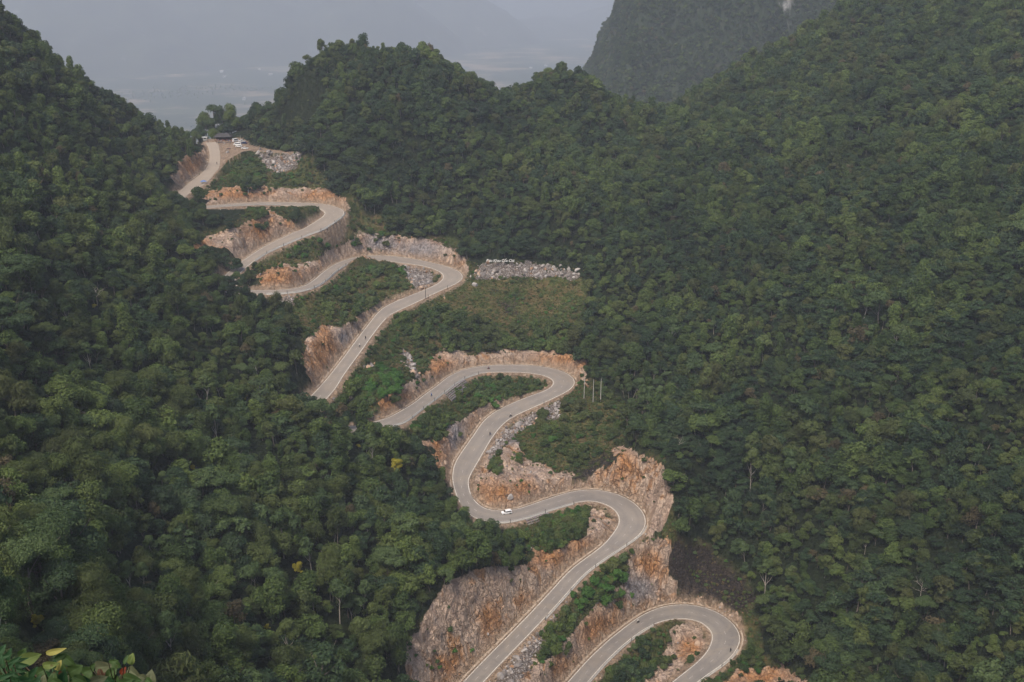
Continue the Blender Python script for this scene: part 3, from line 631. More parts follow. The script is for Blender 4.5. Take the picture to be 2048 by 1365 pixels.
# ---- scatter of things nobody could count: one object, copies by geometry nodes
def scatter(name,protos,P_,rot,sc,idx,label):
    pc=bpy.data.collections.new(name+'_kinds')
    for k,me in enumerate(protos):
        o=bpy.data.objects.new('%s_kind_%s'%(name,chr(97+k)),me);pc.objects.link(o)
    me=bpy.data.meshes.new(name);me.vertices.add(len(P_));me.vertices.foreach_set('co',np.asarray(P_,np.float32).ravel())
    a=me.attributes.new('turn','FLOAT_VECTOR','POINT');a.data.foreach_set('vector',np.asarray(rot,np.float32).ravel())
    a=me.attributes.new('size','FLOAT_VECTOR','POINT');a.data.foreach_set('vector',np.asarray(sc,np.float32).ravel())
    a=me.attributes.new('which','INT','POINT');a.data.foreach_set('value',np.asarray(idx,np.int32))
    o=add(name,me);tag(o,label,None,None,'stuff')
    ng=bpy.data.node_groups.new(name+'_scatter','GeometryNodeTree')
    ng.interface.new_socket('Geometry',in_out='INPUT',socket_type='NodeSocketGeometry');ng.interface.new_socket('Geometry',in_out='OUTPUT',socket_type='NodeSocketGeometry')
    gi=ng.nodes.new('NodeGroupInput');go=ng.nodes.new('NodeGroupOutput');ip=ng.nodes.new('GeometryNodeInstanceOnPoints');ci=ng.nodes.new('GeometryNodeCollectionInfo')
    ci.inputs['Collection'].default_value=pc;ci.inputs['Separate Children'].default_value=True;ci.inputs['Reset Children'].default_value=True
    ip.inputs['Pick Instance'].default_value=True
    def na(nm,ty):
        d=ng.nodes.new('GeometryNodeInputNamedAttribute');d.data_type=ty;d.inputs[0].default_value=nm
        return [x for x in d.outputs if x.enabled and x.name=='Attribute'][0]
    L=ng.links.new
    L(gi.outputs[0],ip.inputs['Points']);L(ci.outputs[0],ip.inputs['Instance']);L(na('which','INT'),ip.inputs['Instance Index'])
    L(na('turn','FLOAT_VECTOR'),ip.inputs['Rotation']);L(na('size','FLOAT_VECTOR'),ip.inputs['Scale']);L(ip.outputs[0],go.inputs[0])
    md=o.modifiers.new('scatter','NODES');md.node_group=ng
    return o
# ---------------------------------------------------------------- where trees stand
rg=np.random.default_rng(11)
def jitter(x0,x1,y0,y1,st):
    a=np.arange(x0,x1,st);b=np.arange(y0,y1,st);q,w_=np.meshgrid(a,b);q=q.ravel()+rg.uniform(-.75,.75,q.size)*st;w_=w_.ravel()+rg.uniform(-.75,.75,w_.size)*st;return q,w_
def inframe(u,v,m=60): return (u>-m)&(u<2048+m)&(v>-m-60)&(v<1365+m+60)
def near_road(x,y):
    d=np.full(len(x),999.);k=np.zeros(len(x),int)
    for a in range(0,len(x),8000):
        b=slice(a,a+8000);q=np.sqrt((x[b,None]-RC[None,:,0])**2+(y[b,None]-RC[None,:,1])**2);k[b]=q.argmin(1);d[b]=q.min(1)
    return d-RW[k]/2,k
M_PROT=M_ROAD|M_ROCK|M_GRAV|M_BURN
M_PROT2=M_ROAD
def covers(u,v,r,M):
    """does a crown seen at (u,v) with radius r hide any of M"""
    h=np.zeros(len(u),bool)
    for du,dv in [(0,0),(.8,0),(-.8,0),(0,.8),(0,-.8),(.55,.55),(-.55,.55),(.55,-.55),(-.55,-.55)]:
        h|=look(M,u+du*r,v+dv*r,False).astype(bool)
    return h
def candidates(st,x0,x1,y0,y1):
    x,y=jitter(x0,x1,y0,y1,st);z=zat(x,y);u,v,D=proj(np.stack([x,y,z+3],1))
    k=inframe(u,v)&(D>95);x,y,z,u,v,D=[q[k] for q in(x,y,z,u,v,D)]
    k=sight(x,y,z+5.,7.);return [q[k] for q in(x,y,z,u,v,D)]
def forest_filter(x,y,z,u,v,D,R,H):
    e,_=near_road(x,y);u0,v0,_=proj(np.stack([x,y,z],1))
    ok=(e>4.5)
    zone=look(M_SHRUB,u0+fbm(x/9,y/9,2)*34,v0+fbm(x/9+7,y/9,2)*16,False).astype(bool)&(e<70)
    ok&=~zone
    pk_=inpoly(x,y,PARK)
    for a_ in range(8): pk_|=inpoly(x+6.5*math.cos(a_*.785),y+6.5*math.sin(a_*.785),PARK)
    ok&=~pk_
    uc,vc,dc=proj(np.stack([x,y,z+H*.62],1))
    ok&=~((covers(uc,vc,F*R/dc*.97,M_ROAD)|covers(uc,vc,F*R/dc*.55,M_PROT))&(D<745))
    return ok
# ---- single trees the photo singles out: base (u,v), kind, crown scale, height scale, label
SINGLES=[(450,592,1,1.2,1.45,'dark tree hiding the left end of the upper left bend'),(464,600,5,1.25,1.45,'tall dark layered tree before the upper left bend'),(438,586,0,1.2,1.35,'green tree at the far left of the upper left bend'),(484,580,1,1.0,1.3,'dark narrow tree by the lower arm of the upper left bend'),
(492,562,1,.9,1.0,'dark tree in the crook of the hidden upper left bend'),(476,566,0,1.0,1.05,'green tree in front of the hidden upper left bend'),(506,553,1,.7,.9,'small dark tree where the upper straight disappears'),(626,816,1,.95,1.1,'dark tree where the long straight road disappears'),(645,822,0,.9,1.0,'green tree at the lower end of the long straight road'),(664,826,1,.9,.9,'dark low tree at the corner of the long straight road'),
(100,1352,7,1.25,.8,'pale dry shrub like tree right behind the foreground leaves'),(262,1195,8,1.1,1.1,'slender pale stemmed tree on the lower left slope'),(290,1185,8,.9,1.15,'thin pale stemmed tree beside its twin on the lower left slope'),(330,1000,8,1.0,1.2,'light pale stemmed tree in the lower left forest'),
(793,962,9,1.25,1.1,'tall bright yellow tree in the dark forest left of the middle hairpin'),
(597,1158,9,.85,1.0,'small bright yellow tree low on the left slope'),
(332,1205,9,.8,.95,'small yellow tree with pale stems low on the left slope'),
(388,945,9,.5,.8,'little yellow crown peeping out of the left forest'),
(716,898,9,.45,.7,'tiny yellow crown above the tallest yellow tree'),
(190,620,9,.55,.6,'small yellow tree high on the left slope'),
(280,1110,9,.5,.8,'yellow crowned tree left of the small yellow pair'),
(75,1260,9,.55,.8,'yellow green tree right behind the foreground leaves'),
(535,1262,9,.4,.8,'low yellow bush like tree on the lower left slope'),
(842,466,4,1.5,1.35,'light yellow green tree standing alone above the upper hairpin'),
(455,655,7,1.0,1.1,'thin pale tree with sparse yellowish leaves beside the upper left road'),
(480,655,7,.9,1.1,'pale stemmed sparse tree right of its pale twin on the left slope'),
(95,712,4,1.3,1.0,'broad yellow green tree on the far left slope'),
(485,765,4,1.0,1.0,'light green tree with a yellow top above the road bend'),
(1780,628,7,1.1,1.0,'reddish brown dry tree in the middle of the right forest'),
(1560,490,7,1.0,.9,'rusty brown dry tree high in the right forest'),
(1845,1265,4,1.1,1.5,'slender yellowish tree on the lower right slope'),
(350,1200,4,1.05,1.35,'grey green spreading tree with bare lower limbs on the left slope'),
(880,1010,6,1.1,1.2,'yellow olive feathery tree at the edge of the road bend'),
(922,1062,1,1.3,1.3,'dark tree beside the bend where the white car drives'),
(985,1075,1,1.1,1.2,'dark round tree below the white car'),
(1020,1095,0,1.1,1.2,'green tree right below the guardrail by the white car'),
(960,1085,5,1.2,1.25,'dark layered tree left of the stone terraces'),
(905,1030,0,1.1,1.2,'green tree at the outer edge of the middle left bend'),
(720,872,1,1.2,1.2,'dark tree in front of the hidden left bend'),
(690,862,1,1.3,1.2,'dark tree at the end of the straight road'),
(755,885,0,1.0,1.1,'green tree below the road end on the left'),
(650,850,5,1.2,1.1,'dark layered tree at the foot of the ochre cut'),
(620,840,1,1.2,1.2,'dark tree left of the ochre cut'),
(520,618,1,1.15,1.2,'dark tree beside the guardrail of the upper left bend'),
(495,612,1,1.3,1.3,'large dark tree hiding the upper left bend'),
(470,605,5,1.3,1.2,'dark layered tree left of the upper bend'),
(475,545,1,1.2,1.1,'dark tree at the lower end of the upper straight'),
(452,540,5,1.2,1.1,'dark layered tree below the red cut'),
(420,530,1,1.1,1.1,'dark tree below the orange end of the cut'),
(425,455,1,1.2,1.0,'dark tree above the red rock cut'),(460,462,5,1.1,.9,'dark low tree right above the red rock cut'),
(395,445,1,1.2,1.1,'dark tree hiding the upper left road bend'),(370,428,1,1.3,1.2,'large dark tree at the left bend below the pass'),
(405,432,0,1.0,1.0,'green tree below the red bank'),(350,420,5,1.2,1.1,'dark layered tree at the edge of the left forest'),
(592,448,1,1.25,1.35,'big dark round tree inside the highest hairpin'),(515,458,1,.75,.75,'small dark tree on the bank between the upper roads'),
(497,385,1,1.35,1.3,'dark tree on the slope below the parking place'),(520,382,0,1.0,1.0,'green tree beside the dark one below the parking place'),(480,350,1,.8,.7,'small dark tree at the edge below the parking place')]
# tall old trees behind the shelter at the pass
OLD=[(405,279,1,1.3,1.1,'low bushy tree between the kiosk and the shelter'),(424,279,0,1.4,1.2,'low green tree right behind the shelter roof'),(455,279,1,1.4,1.1,'low dark bush like tree at the right end of the shelter'),(388,282,0,1.4,1.2,'green tree left of the white kiosk'),(396,278,1,1.8,1.7,'dark bushy tree left of the shelter roof at the pass'),(412,276,0,2.2,2.6,'tall old tree left behind the shelter at the pass'),(430,276,5,2.5,2.9,'broad old tree behind the left half of the shelter'),(448,276,1,2.2,3.0,'tallest old tree right behind the shelter roof'),
(463,276,0,1.8,2.6,'tall airy tree behind the right end of the shelter'),(480,274,1,1.5,1.4,'low dark tree behind the parked vans'),(500,276,1,1.9,1.9,'round dark tree behind the parked cars'),(516,278,1,2.4,2.5,'big dark tree at the foot of the rounded hill'),(537,284,5,2.0,1.9,'dark layered tree right of the parking place')]

SPT=np.array([hit(q[0],q[1]) for q in SINGLES])
_c=SPT.copy();_c[:,2]+=np.array([6.2*q[3]*q[4] for q in SINGLES]);SU,SV,SD=proj(_c);SRAD=np.array([F*2.4*q[3] for q in SINGLES])/SD
def make_room(x,y,z,s):
    u_,v_,d_=proj(np.stack([x,y,z+4.2*s],1));r_=F*3.0*s/d_;ok=np.ones(len(x),bool)
    for a_,b_,c_,e_,q_,p_ in zip(SU,SV,SD,SRAD,SINGLES,SPT):
        w_=1. if q_[2] in(7,8,9) or q_[2]==4 else .35
        ok&=~((np.hypot(u_-a_,v_-b_)<(e_+r_*.75)*w_)&(d_<c_+3))
        ok&=np.hypot(x-p_[0],y-p_[1])>1.6*q_[3]
    return ok
def make_singles():
    for (u_,v_,kd,s_,h_,lb),q in zip(SINGLES,SPT):
        put_tree('single_tree' if kd!=9 else 'yellow_tree',kd,1+(u_%2),(q[0],q[1],q[2]-.3),s_,h_,u_*.7,lb,None)
    for u_,v_,kd,s_,h_,lb in OLD:
        q=at_z(u_,v_,PLZ-1.);put_tree('old_tree',kd,1+(u_%2),(q[0],q[1]+2,max(zat(q[0],q[1]+2),PLZ-3)-1.0),s_,h_/s_*1.3,u_*.3,lb,None)
LHILL=lambda x,y:(x<np.interp(y,[100,310,345,400,430,500,560,640,720],[40,-20,5,-25,-35,-95,-140,-190,-205]))
x,y,z,u,v,D=candidates(4.0,-470,110,60,800);k=LHILL(x,y);left=[q[k] for q in(x,y,z,u,v,D)]
x,y,z,u,v,D=candidates(3.3,-320,490,250,920);k=~LHILL(x,y);right=[q[k] for q in(x,y,z,u,v,D)]
kinds=list(SPEC)
def assign(a,wts,smin,smax,seed):
    g=np.random.default_rng(seed);x,y,z,u,v,D=a;n=len(x)
    s=smin+(smax-smin)*g.beta(1.3,1.7,n);s=s*np.exp(.28*g.normal(0,1,n))*(1+.55*fbm(x/30,y/30,2));s=s.clip(smin*.6,smax*1.35)
    nz=fbm(x/30+50,y/30,3);W_=np.array([wts]).repeat(n,0)*np.exp(2.3*np.stack([nz*math.cos(i*1.1)+fbm(x/22+9*i,y/22,2)*.8 for i in range(len(wts))],1))
    W_/=W_.sum(1)[:,None];c=(W_.cumsum(1)<g.random(n)[:,None]).sum(1).clip(0,len(wts)-1)
    return s,c
#            dome deep  olive tall umb  layer plume brown yellow
sL,cL=assign(left,[.26,.20,.14,.10,.05,.12,.16,.02,.05,.0004],.95,1.85,1)
sR,cR=assign(right,[.22,.28,.20,.06,.02,.13,.05,.014,.03,.0],.65,1.4,2)
def pack(a,s,c):
    ok=forest_filter(*a,3.1*s,8*s)&make_room(a[0],a[1],a[2],s);return [q[ok] for q in (*a,s,c)]
sL=sL*np.interp(left[5],[150,300,420,600],[1.,.9,.70,.56]);Lf=pack(left,sL,cL);Rf=pack(right,sR,cR)
ALL=[np.concatenate([p_,q_]) for p_,q_ in zip(Lf,Rf)]
# thin the scrub of the upper right slope a little differently: no change where photo shows closed forest
tx,ty,tz,tu,tv,tD,ts,tc=ALL
log('forest candidates',len(tx),len(Lf[0]))
# ---- the trees that show largest stand as individuals
_far=(tD>540)|((tD>380)&(tx<-120));tc=np.where(_far&(tc==4),0,np.where(_far&((tc==5)|(tc==8)),1,tc))
sz=ts*F/tD*np.where(tD<230,3.,1.); vis=(tu>-10)&(tu<2058)&(tv>0)&(tv<1385)&sight(tx,ty,tz+5,6.)
order=np.argsort(-np.where(vis,sz,0))[:245];ind=np.zeros(len(tx),bool);ind[order]=True
PROTO=[];FINE={}
for i,nm in enumerate(kinds):
    for s_ in (1,2):
        cm,tm=make_spec(nm,10*i+s_,1150,.29);PROTO.append(joined('tree_%s_%d'%(nm,s_),[cm,tm]))
        FINE[(i,s_)]=make_spec(nm,10*i+s_,4200,.165)
    FINE[(i,3)]=make_spec(nm,10*i+1,10000,.10)
ff=~ind&(tD>205);idx=tc[ff]*2+rg.integers(0,2,ff.sum())
P_=np.stack([tx[ff],ty[ff],tz[ff]-.3],1);rot=np.stack([rg.normal(0,.12,len(P_)),rg.normal(0,.12,len(P_)),rg.uniform(0,6.28,len(P_))],1)
hs=rg.uniform(.7,1.4,len(P_));wx_=rg.uniform(.78,1.28,len(P_));sc_=np.stack([ts[ff]*wx_,ts[ff]/wx_**.5,ts[ff]*hs],1)
scatter('forest',PROTO,P_,rot,sc_,idx,'dense green forest covering the karst slopes')
LOOKS={'dome_green':'round crowned green tree','dome_deep':'round crowned dark green tree','clump_olive':'olive green tree with a clumpy crown','tall_green':'tall narrow green tree',
'umbrella_light':'light green flat topped tree','layer_deep':'dark green tree with layered branches','plume_green':'feathery olive tree with drooping leaves','dry_brown':'half dry brownish thin crowned tree','pale_stem':'slender pale stemmed thin crowned tree','yellow_crown':'tree with a bright yellow crown'}
def area(u,v):
    if u>1500: return 'on the lower right slope'
    if u>1000: return 'beside the lower hairpins'
    if v>1180: return 'at the foot of the near left slope'
    if u<420: return 'high on the near left slope'
    return 'on the middle of the left slope'
def put_tree(name,kind,var,loc,s,hz,rz,label,group):
    cm,tm=FINE[(kind,var)]
    o=empty(name,loc,rz,label,'tree',group);o.scale=(s,s,s*hz)
    add('crown',cm,o);add('trunk',tm,o);return o
for j in np.where(ind)[0]:
    nm=kinds[tc[j]];lb=LOOKS[nm]+' '+area(tu[j],tv[j])
    put_tree('forest_tree',int(tc[j]),3 if tD[j]<225 else 1+int(j)%2,(tx[j],ty[j],tz[j]-.3),float(ts[j]),float(rg.uniform(.9,1.2)),float(rg.uniform(0,6.28)),lb,lb)
log('forest done')
make_singles()
log('single trees')
# bare trees
def bare_geo(seed,h,r):
    g=np.random.default_rng(seed);parts=[];
    parts.append(tube_path([(0,0,-1),(.1,0,h*.4),(.2,.1,h*.7)],r,r*.6))
    def br(p,d,L_,r_,n):
        e=p+d*L_;mid=p+d*L_*.5+g.normal(0,.06*L_,3);parts.append(tube_path([p,mid,e],r_,r_*.5,4))
        if n>0:
            for _ in range(3):
                d2=d+g.normal(0,.55,3);d2[2]=abs(d2[2])*.8+.1;d2/=np.linalg.norm(d2);br(e if _<2 else mid,d2,L_*.65,r_*.55,n-1)
    for k in range(5):
        a=k*1.3;br(np.array([.15,.05,h*(.4+.07*k)]),np.array([math.cos(a),math.sin(a),.75])/1.25,h*.26,r*.5,2)
    return join(parts)

v,f=bare_geo(4,9,.16);bm_=mesh('bare_tree',v,f,[M_PALE])
for u_,v_,s_,lb in [(592,1000,1.0,'pale leafless tree in the middle of the left forest'),(398,1215,.7,'bare pale tree beside the small yellow tree'),(195,612,1.0,'leafless tree high on the left slope'),(700,1130,.6,'pale bare bush like tree near the rocky cut'),
 (1358,905,.8,'bare grey tree above the tall rock face'),(1560,245,1.0,'single pale bare tree high on the right ridge'),(1840,1200,.9,'pale bare trunk on the lower right slope'),(1580,1030,.8,'bare branches in the right forest beside the burnt slope')]:
    q=hit(u_,v_);tag(add('bare_tree',bm_,None,(q[0],q[1],q[2]),(0,0,u_*.9),(s_,s_,s_)),lb,'tree')
# ---------------------------------------------------------------- shrubs on the banks between the roads
def shrub_geo(seed,nleaf,ls): return crown_geo(seed,R=1.5,H=1.9,z0=-.1,nlobe=8,nleaf=nleaf,ls=ls,lobe_r=.45,flat=.8,core=.8,shape='dome')
SHM={}
for m in ('green','deep','bright','olive','light'):
    for s_ in (1,2): p_,tr_=shrub_geo(300+s_+ord(m[0]),900,.17);SHM[(m,s_)]=crown_mesh('shrub_'+m,p_,tr_,FM[m])
BUSH=[([(1068,1030),(1110,1018),(1172,1022),(1172,1060),(1150,1095),(1110,1105),(1072,1090)],'green',3.0,1.25,'green shrub in the pocket below the white car and its guardrail'),
([(1140,1150),(1190,1125),(1235,1130),(1252,1165),(1240,1220),(1195,1225),(1145,1215)],'bright',2.6,1.4,'bright green shrub hanging over the orange cut of the lowest hairpin'),
([(1085,1250),(1120,1215),(1150,1225),(1150,1280),(1115,1345),(1065,1345)],'green',3.0,1.2,'green shrub on the embankment between the two lowest roads'),
([(1215,1345),(1280,1275),(1330,1262),(1345,1290),(1330,1340),(1280,1375),(1215,1375)],'deep',3.0,1.2,'dark shrub inside the lowest hairpin'),
([(708,780),(730,745),(770,738),(800,760),(800,805),(765,815),(715,812)],'bright',2.8,1.4,'bright green shrub on the bank above the left road'),
([(905,792),(950,765),(1000,752),(1070,752),(1078,775),(1030,800),(970,820),(915,830)],'olive',3.2,1.15,'green shrub on the island inside the middle hairpin'),
([(822,845),(860,820),(900,815),(902,850),(880,885),(835,890)],'green',2.8,1.3,'green shrub below the stepped stone wall'),
([(640,590),(690,560),(740,530),(800,522),(815,555),(800,590),(740,620),(720,660),(690,650),(640,640)],'green',5.2,1.5,'green shrub on the hump between the two upper bends'),
([(790,650),(870,610),(960,650),(1060,660),(1160,650),(1165,695),(1060,705),(960,705),(880,705),(840,700)],'green',4.4,1.9,'green shrub on the slope below the stone terrace'),
([(1060,840),(1150,800),(1240,850),(1235,900),(1150,935),(1090,915)],'olive',5.6,1.4,'green shrub beside the grassy slope right of the road'),
([(590,490),(630,470),(665,475),(660,505),(610,520),(560,525)],'green',3.2,1.1,'green shrub on the bank above the upper left bend'),
([(665,475),(700,455),(760,445),(800,470),(790,482),(700,490)],'green',3.6,1.1,'green shrub below the highest hairpin'),
([(470,315),(500,306),(530,335),(535,375),(490,385),(460,360)],'green',3.4,1.2,'green shrub on the slope under the parking place'),
([(540,350),(600,345),(650,370),(600,378),(550,375)],'green',3.5,1.0,'green shrub above the red bank of the highest hairpin'),
([(495,420),(520,415),(540,440),(530,465),(505,450)],'deep',2.8,1.1,'dark shrub on the bank between the two highest roads'),
([(700,800),(735,790),(760,815),(745,840),(720,845)],'green',3.2,1.0,'green shrub at the lower end of the stony bank'),
([(1290,900),(1245,840),(1180,790),(1190,770),(1265,825),(1330,900)],'olive',3.6,1.2,'olive green shrub at the forest edge above the tall rock face'),
([(1230,1090),(1262,1075),(1270,1100),(1250,1150),(1235,1130)],'deep',2.8,1.0,'dark shrub under the guardrail of the big hairpin'),
([(975,935),(1000,905),(1010,925),(990,960)],'green',2.6,.8,'small shrub on the rocky mound inside the bend'),
([(1490,1300),(1530,1310),(1530,1345),(1480,1345)],'green',2.6,1.1,'green shrub right of the lowest hairpin'),
([(520,292),(560,298),(610,304),(612,298),(560,290),(520,284)],'green',2.6,1.6,'green shrub at the back edge of the parking terrace'),
([(1035,905),(1052,915),(1048,935),(1030,925)],'deep',2.2,.9,'dark shrub on top of the rocky mound')]
SHR=[]
for P_,m,st,s_,lb in BUSH:
    us=[p[0] for p in P_];vs=[p[1] for p in P_];cu,cv=np.mean(us),np.mean(vs)
    # spread over the ground area seen inside the outline
    W3=np.array([hit(a,b) for a,b in P_]);W2=W3[:,:2]
    x,y=jitter(W2[:,0].min()-1,W2[:,0].max()+1,W2[:,1].min()-1,W2[:,1].max()+1,st)
    k=inpoly(x,y,W2);x,y=x[k],y[k]
    if len(x)==0: continue
    e,_=near_road(x,y);k=e>2.2;x,y=x[k],y[k];z=zat(x,y)
    for a,b,c in zip(x,y,z):
        s=s_*1.3*rg.uniform(.7,1.3);uu,vv,dd=proj(np.array([[a,b,c+.9*s]]))
        if covers(uu,vv,F*1.15*s/dd,M_ROAD)[0]: s*=.55
        uu,vv,dd=proj(np.array([[a,b,c+.8*s]]))
        if covers(uu,vv,F*.9*s/dd,M_ROAD)[0]: continue
        mm=m if rg.random()<.72 else ('olive' if rg.random()<.6 else 'green')
        SHR.append((a,b,c,s,mm,lb,float(s*F/dd[0])))
_bk=at_z([488,505,520,535,550,565,580,595],[280,287,292,297,300,302,303.5,304.5],PLZ)
for k_ in range(26):
    f_=rg.uniform(0,7);a_=int(f_);a_=min(a_,6);q=_bk[a_]+(_bk[a_+1]-_bk[a_])*(f_-a_);xx,yy=q[0]+rg.uniform(-1,1),q[1]+rg.uniform(1.5,7);s=rg.uniform(1.2,2.1)
    SHR.append((xx,yy,float(zat(xx,yy)),s,['green','deep','olive'][k_%3],'green shrub at the back edge of the parking terrace',99.))
SHR.sort(key=lambda q:-q[6]);log('shrubs',len(SHR))
REST=SHR[260:]
for a,b,c,s,mm,lb,_ in SHR[:260]:
    o=add('shrub',SHM[(mm,1+int(a*10)%2)],None,(a,b,c-.15),(0,0,rg.uniform(0,6.28)),(s,s,s*rg.uniform(.8,1.15)));tag(o,lb,'shrub',lb)
# low scrub and grass: stuff
SM=[SHM[(m,1)] for m in('green','bright','olive','light')]
x,y=jitter(-240,125,285,760,1.9);z=zat(x,y);u,v,D=proj(np.stack([x,y,z],1));e,kk=near_road(x,y)
ok=inframe(u,v)&(e>2.6)&(e<60)&look(M_SHRUB,u,v,False).astype(bool)&~inpoly(x,y,PARK)
rk_=look(g_rock,u,v);gv_=look(g_grav,u,v);bn_=look(g_burn,u,v);gr_=look(g_gras,u,v)
dens=.66*(1-gr_*.75)+.3*fbm(x/12,y/12,3)
cutk=np.where(((x-RC[kk,0])*RN[kk,0]+(y-RC[kk,1])*RN[kk,1])>0,CUTH[kk,1],CUTH[kk,0])
oncut=(e<cutk*.45+2.5)&(cutk>1)
dens=np.where(rk_>.4,.05+.22*np.clip(fbm(x/6,y/6,2)*2-.3,0,1),np.where(rk_>.04,.8,dens));dens=np.where(gv_>.4,.02,dens);dens=np.where(bn_>.5,.16,dens);dens=np.where(oncut,.06+.2*np.clip(fbm(x/6,y/6,2)*2-.3,0,1),dens)
s=rg.uniform(.30,.95,len(x))*(1+.6*fbm(x/10,y/10,2));
uc,vc,dc=proj(np.stack([x,y,z+.8*s],1));ok&=~covers(uc,vc,F*1.1*s/dc,M_ROAD)&(rg.random(len(x))<dens)
x,y,z,s=[q[ok] for q in(x,y,z,s)]
if REST: x,y,z,s=[np.concatenate([q,[r[k] for r in REST]]) for k,q in enumerate((x,y,z,s))]
n=len(x);log('scrub',n)
scatter('undergrowth',SM,np.stack([x,y,z-.1],1),np.stack([0*x,0*x,rg.uniform(0,6.28,n)],1),np.stack([s,s,s*rg.uniform(.7,1.2,n)],1),rg.choice(4,n,p=[.26,.14,.30,.30]),'low green scrub covering the banks between the road bends')
# grass tufts
def tuft(seed,mat,n=26,h=.75):
    g=np.random.default_rng(seed);V=[];Fq=[]
    for k in range(n):
        a=g.uniform(0,6.28);r=g.uniform(0,.45);b=np.array([math.cos(a)*r,math.sin(a)*r,-.1]);l=g.uniform(.5,1.)*h;o=np.array([math.cos(a),math.sin(a),0])*l*g.uniform(.2,.7);sd=np.array([-math.sin(a),math.cos(a),0])*.05
        m_=b+o*.4+np.array([0,0,l*.65]);e_=b+o+np.array([0,0,l*.9]);i=len(V);V+=[b-sd,b+sd,m_+sd*.8,m_-sd*.8,e_];Fq+=[(i,i+1,i+2,i+3),(i+3,i+2,i+4)]
    return mesh('tuft',V,Fq,[mat])
FG=[tuft(1,foliage_mat('grass_dry',(.12,.095,.04),(.19,.145,.065),(.27,.20,.10),(.22,.12,.05))),tuft(2,foliage_mat('grass_green',(.04,.075,.02),(.075,.115,.03),(.12,.15,.045))),tuft(3,foliage_mat('grass_olive',(.08,.085,.028),(.12,.115,.04),(.17,.15,.06)))]
x,y=jitter(-240,125,285,760,1.15);z=zat(x,y);u,v,D=proj(np.stack([x,y,z],1));e,kk=near_road(x,y)
gr_=look(g_gras,u,v);sh_=look(g_shr,u,v);rk_=look(g_rock,u,v);gv_=look(g_grav,u,v)
cutk=np.where(((x-RC[kk,0])*RN[kk,0]+(y-RC[kk,1])*RN[kk,1])>0,CUTH[kk,1],CUTH[kk,0]);oncut=(e<cutk*.45+2.5)&(cutk>1)
dens=np.maximum(gr_*.8,sh_*.4)*(1-rk_*.93)*(1-gv_*.9)*np.where(oncut,.08,1)
ok=inframe(u,v)&(e>2.3)&(e<75)&(rg.random(len(x))<dens)&~inpoly(x,y,PARK);x,y,z=[q[ok] for q in(x,y,z)];n=len(x);log('grass',n)
s=rg.uniform(.6,1.5,n);mixv=fbm(x/9,y/9,3)+rg.normal(0,.25,n)
scatter('grass',FG,np.stack([x,y,z],1),np.stack([0*x,0*x,rg.uniform(0,6.28,n)],1),np.stack([s,s,s],1),np.where(mixv>.15,0,np.where(mixv<-.12,1,2)),'dry and green grass on the open banks')
# ---------------------------------------------------------------- rubble and boulders
def rock_mesh(name,seed,mat,sub=2):
    bm=bmesh.new();bmesh.ops.create_icosphere(bm,subdivisions=sub,radius=1);g=random.Random(seed)
    pl=[(Vector((g.uniform(-1,1),g.uniform(-1,1),g.uniform(-1,1))).normalized(),g.uniform(.5,.85)) for _ in range(9)]
    for v in bm.verts:
        for n_,d_ in pl:
            q=v.co.dot(n_)
            if q>d_: v.co-=n_*(q-d_)
        v.co=Vector((v.co.x*1.15,v.co.y*.9,v.co.z*.75))
    me=bpy.data.meshes.new(name);bm.to_mesh(me);bm.free();me.materials.append(mat);return me
def stone(name,a,b,cc):
    t=NT(name);oi=t.n('ObjectInfo');f=t.math('ADD',t.math('MULTIPLY',oi.outputs['Random'],.75),t.math('MULTIPLY',t.noise(t.pos(),1.5,4),.35))
    t.bsdf(t.ramp(f,[(.15,a),(.55,b),(1.,cc)]),.9,.15);return t.m
M_STG=stone('grey_stone',(.13,.115,.105),(.26,.235,.22),(.45,.42,.395));M_STO=stone('ochre_stone',(.20,.11,.055),(.36,.23,.15),(.50,.38,.29))
RKG=[rock_mesh('stone_grey',i,M_STG) for i in(1,2,3)];RKO=[rock_mesh('stone_ochre',i,M_STO) for i in(4,5,6)]
x,y=jitter(-240,125,285,760,.95);z=zat(x,y);u,v,D=proj(np.stack([x,y,z],1));e,kk=near_road(x,y)
gv_=look(g_grav,u,v);rk_=look(g_rock,u,v);sn=sight(x,y,z,2.)
side=((x-RC[kk,0])*RN[kk,0]+(y-RC[kk,1])*RN[kk,1])>0;cutk=np.where(side,CUTH[kk,1],CUTH[kk,0])
foot=(cutk>1)&(e>1.9)&(e<3.2)
dens=np.where(gv_>.4,.62,np.where(gv_>.08,.16,np.where(rk_>.4,.035,np.where(foot,.18,np.where((e>2)&(e<5),.06,0)))))
ok=inframe(u,v)&sn&(e>1.75)&((e<45)|((gv_>.4)&(e<100)))&(rg.random(len(x))<dens);x,y,z,gv_,rk_=[q[ok] for q in(x,y,z,gv_,rk_)];n=len(x);log('rubble',n)
s=np.where(gv_>.4,rg.lognormal(-.95,.75,n),rg.lognormal(-1.25,.6,n)).clip(.10,2.0)
scatter('rubble',RKG+RKO,np.stack([x,y,z+.1*s],1),rg.uniform(0,6.28,(n,3)),np.stack([s,s*rg.uniform(.7,1.1,n),s*rg.uniform(.7,1.1,n)],1),np.where(gv_>.4,np.where(rg.random(n)<.85,rg.integers(0,3,n),rg.integers(3,6,n)),np.where(rg.random(n)<.35,rg.integers(0,3,n),rg.integers(3,6,n))),'loose broken rock along the road cuts and on the stone terrace')
BO=[(1000,548,1.5),(1025,552,1.3),(1050,545,1.7),(1072,538,1.4),(1090,548,1.6),(1110,541,1.5),(1130,548,1.7),(1148,550,1.3),(985,556,1.2),(1095,533,1.3),(1040,533,1.2),(1120,533,1.4)]
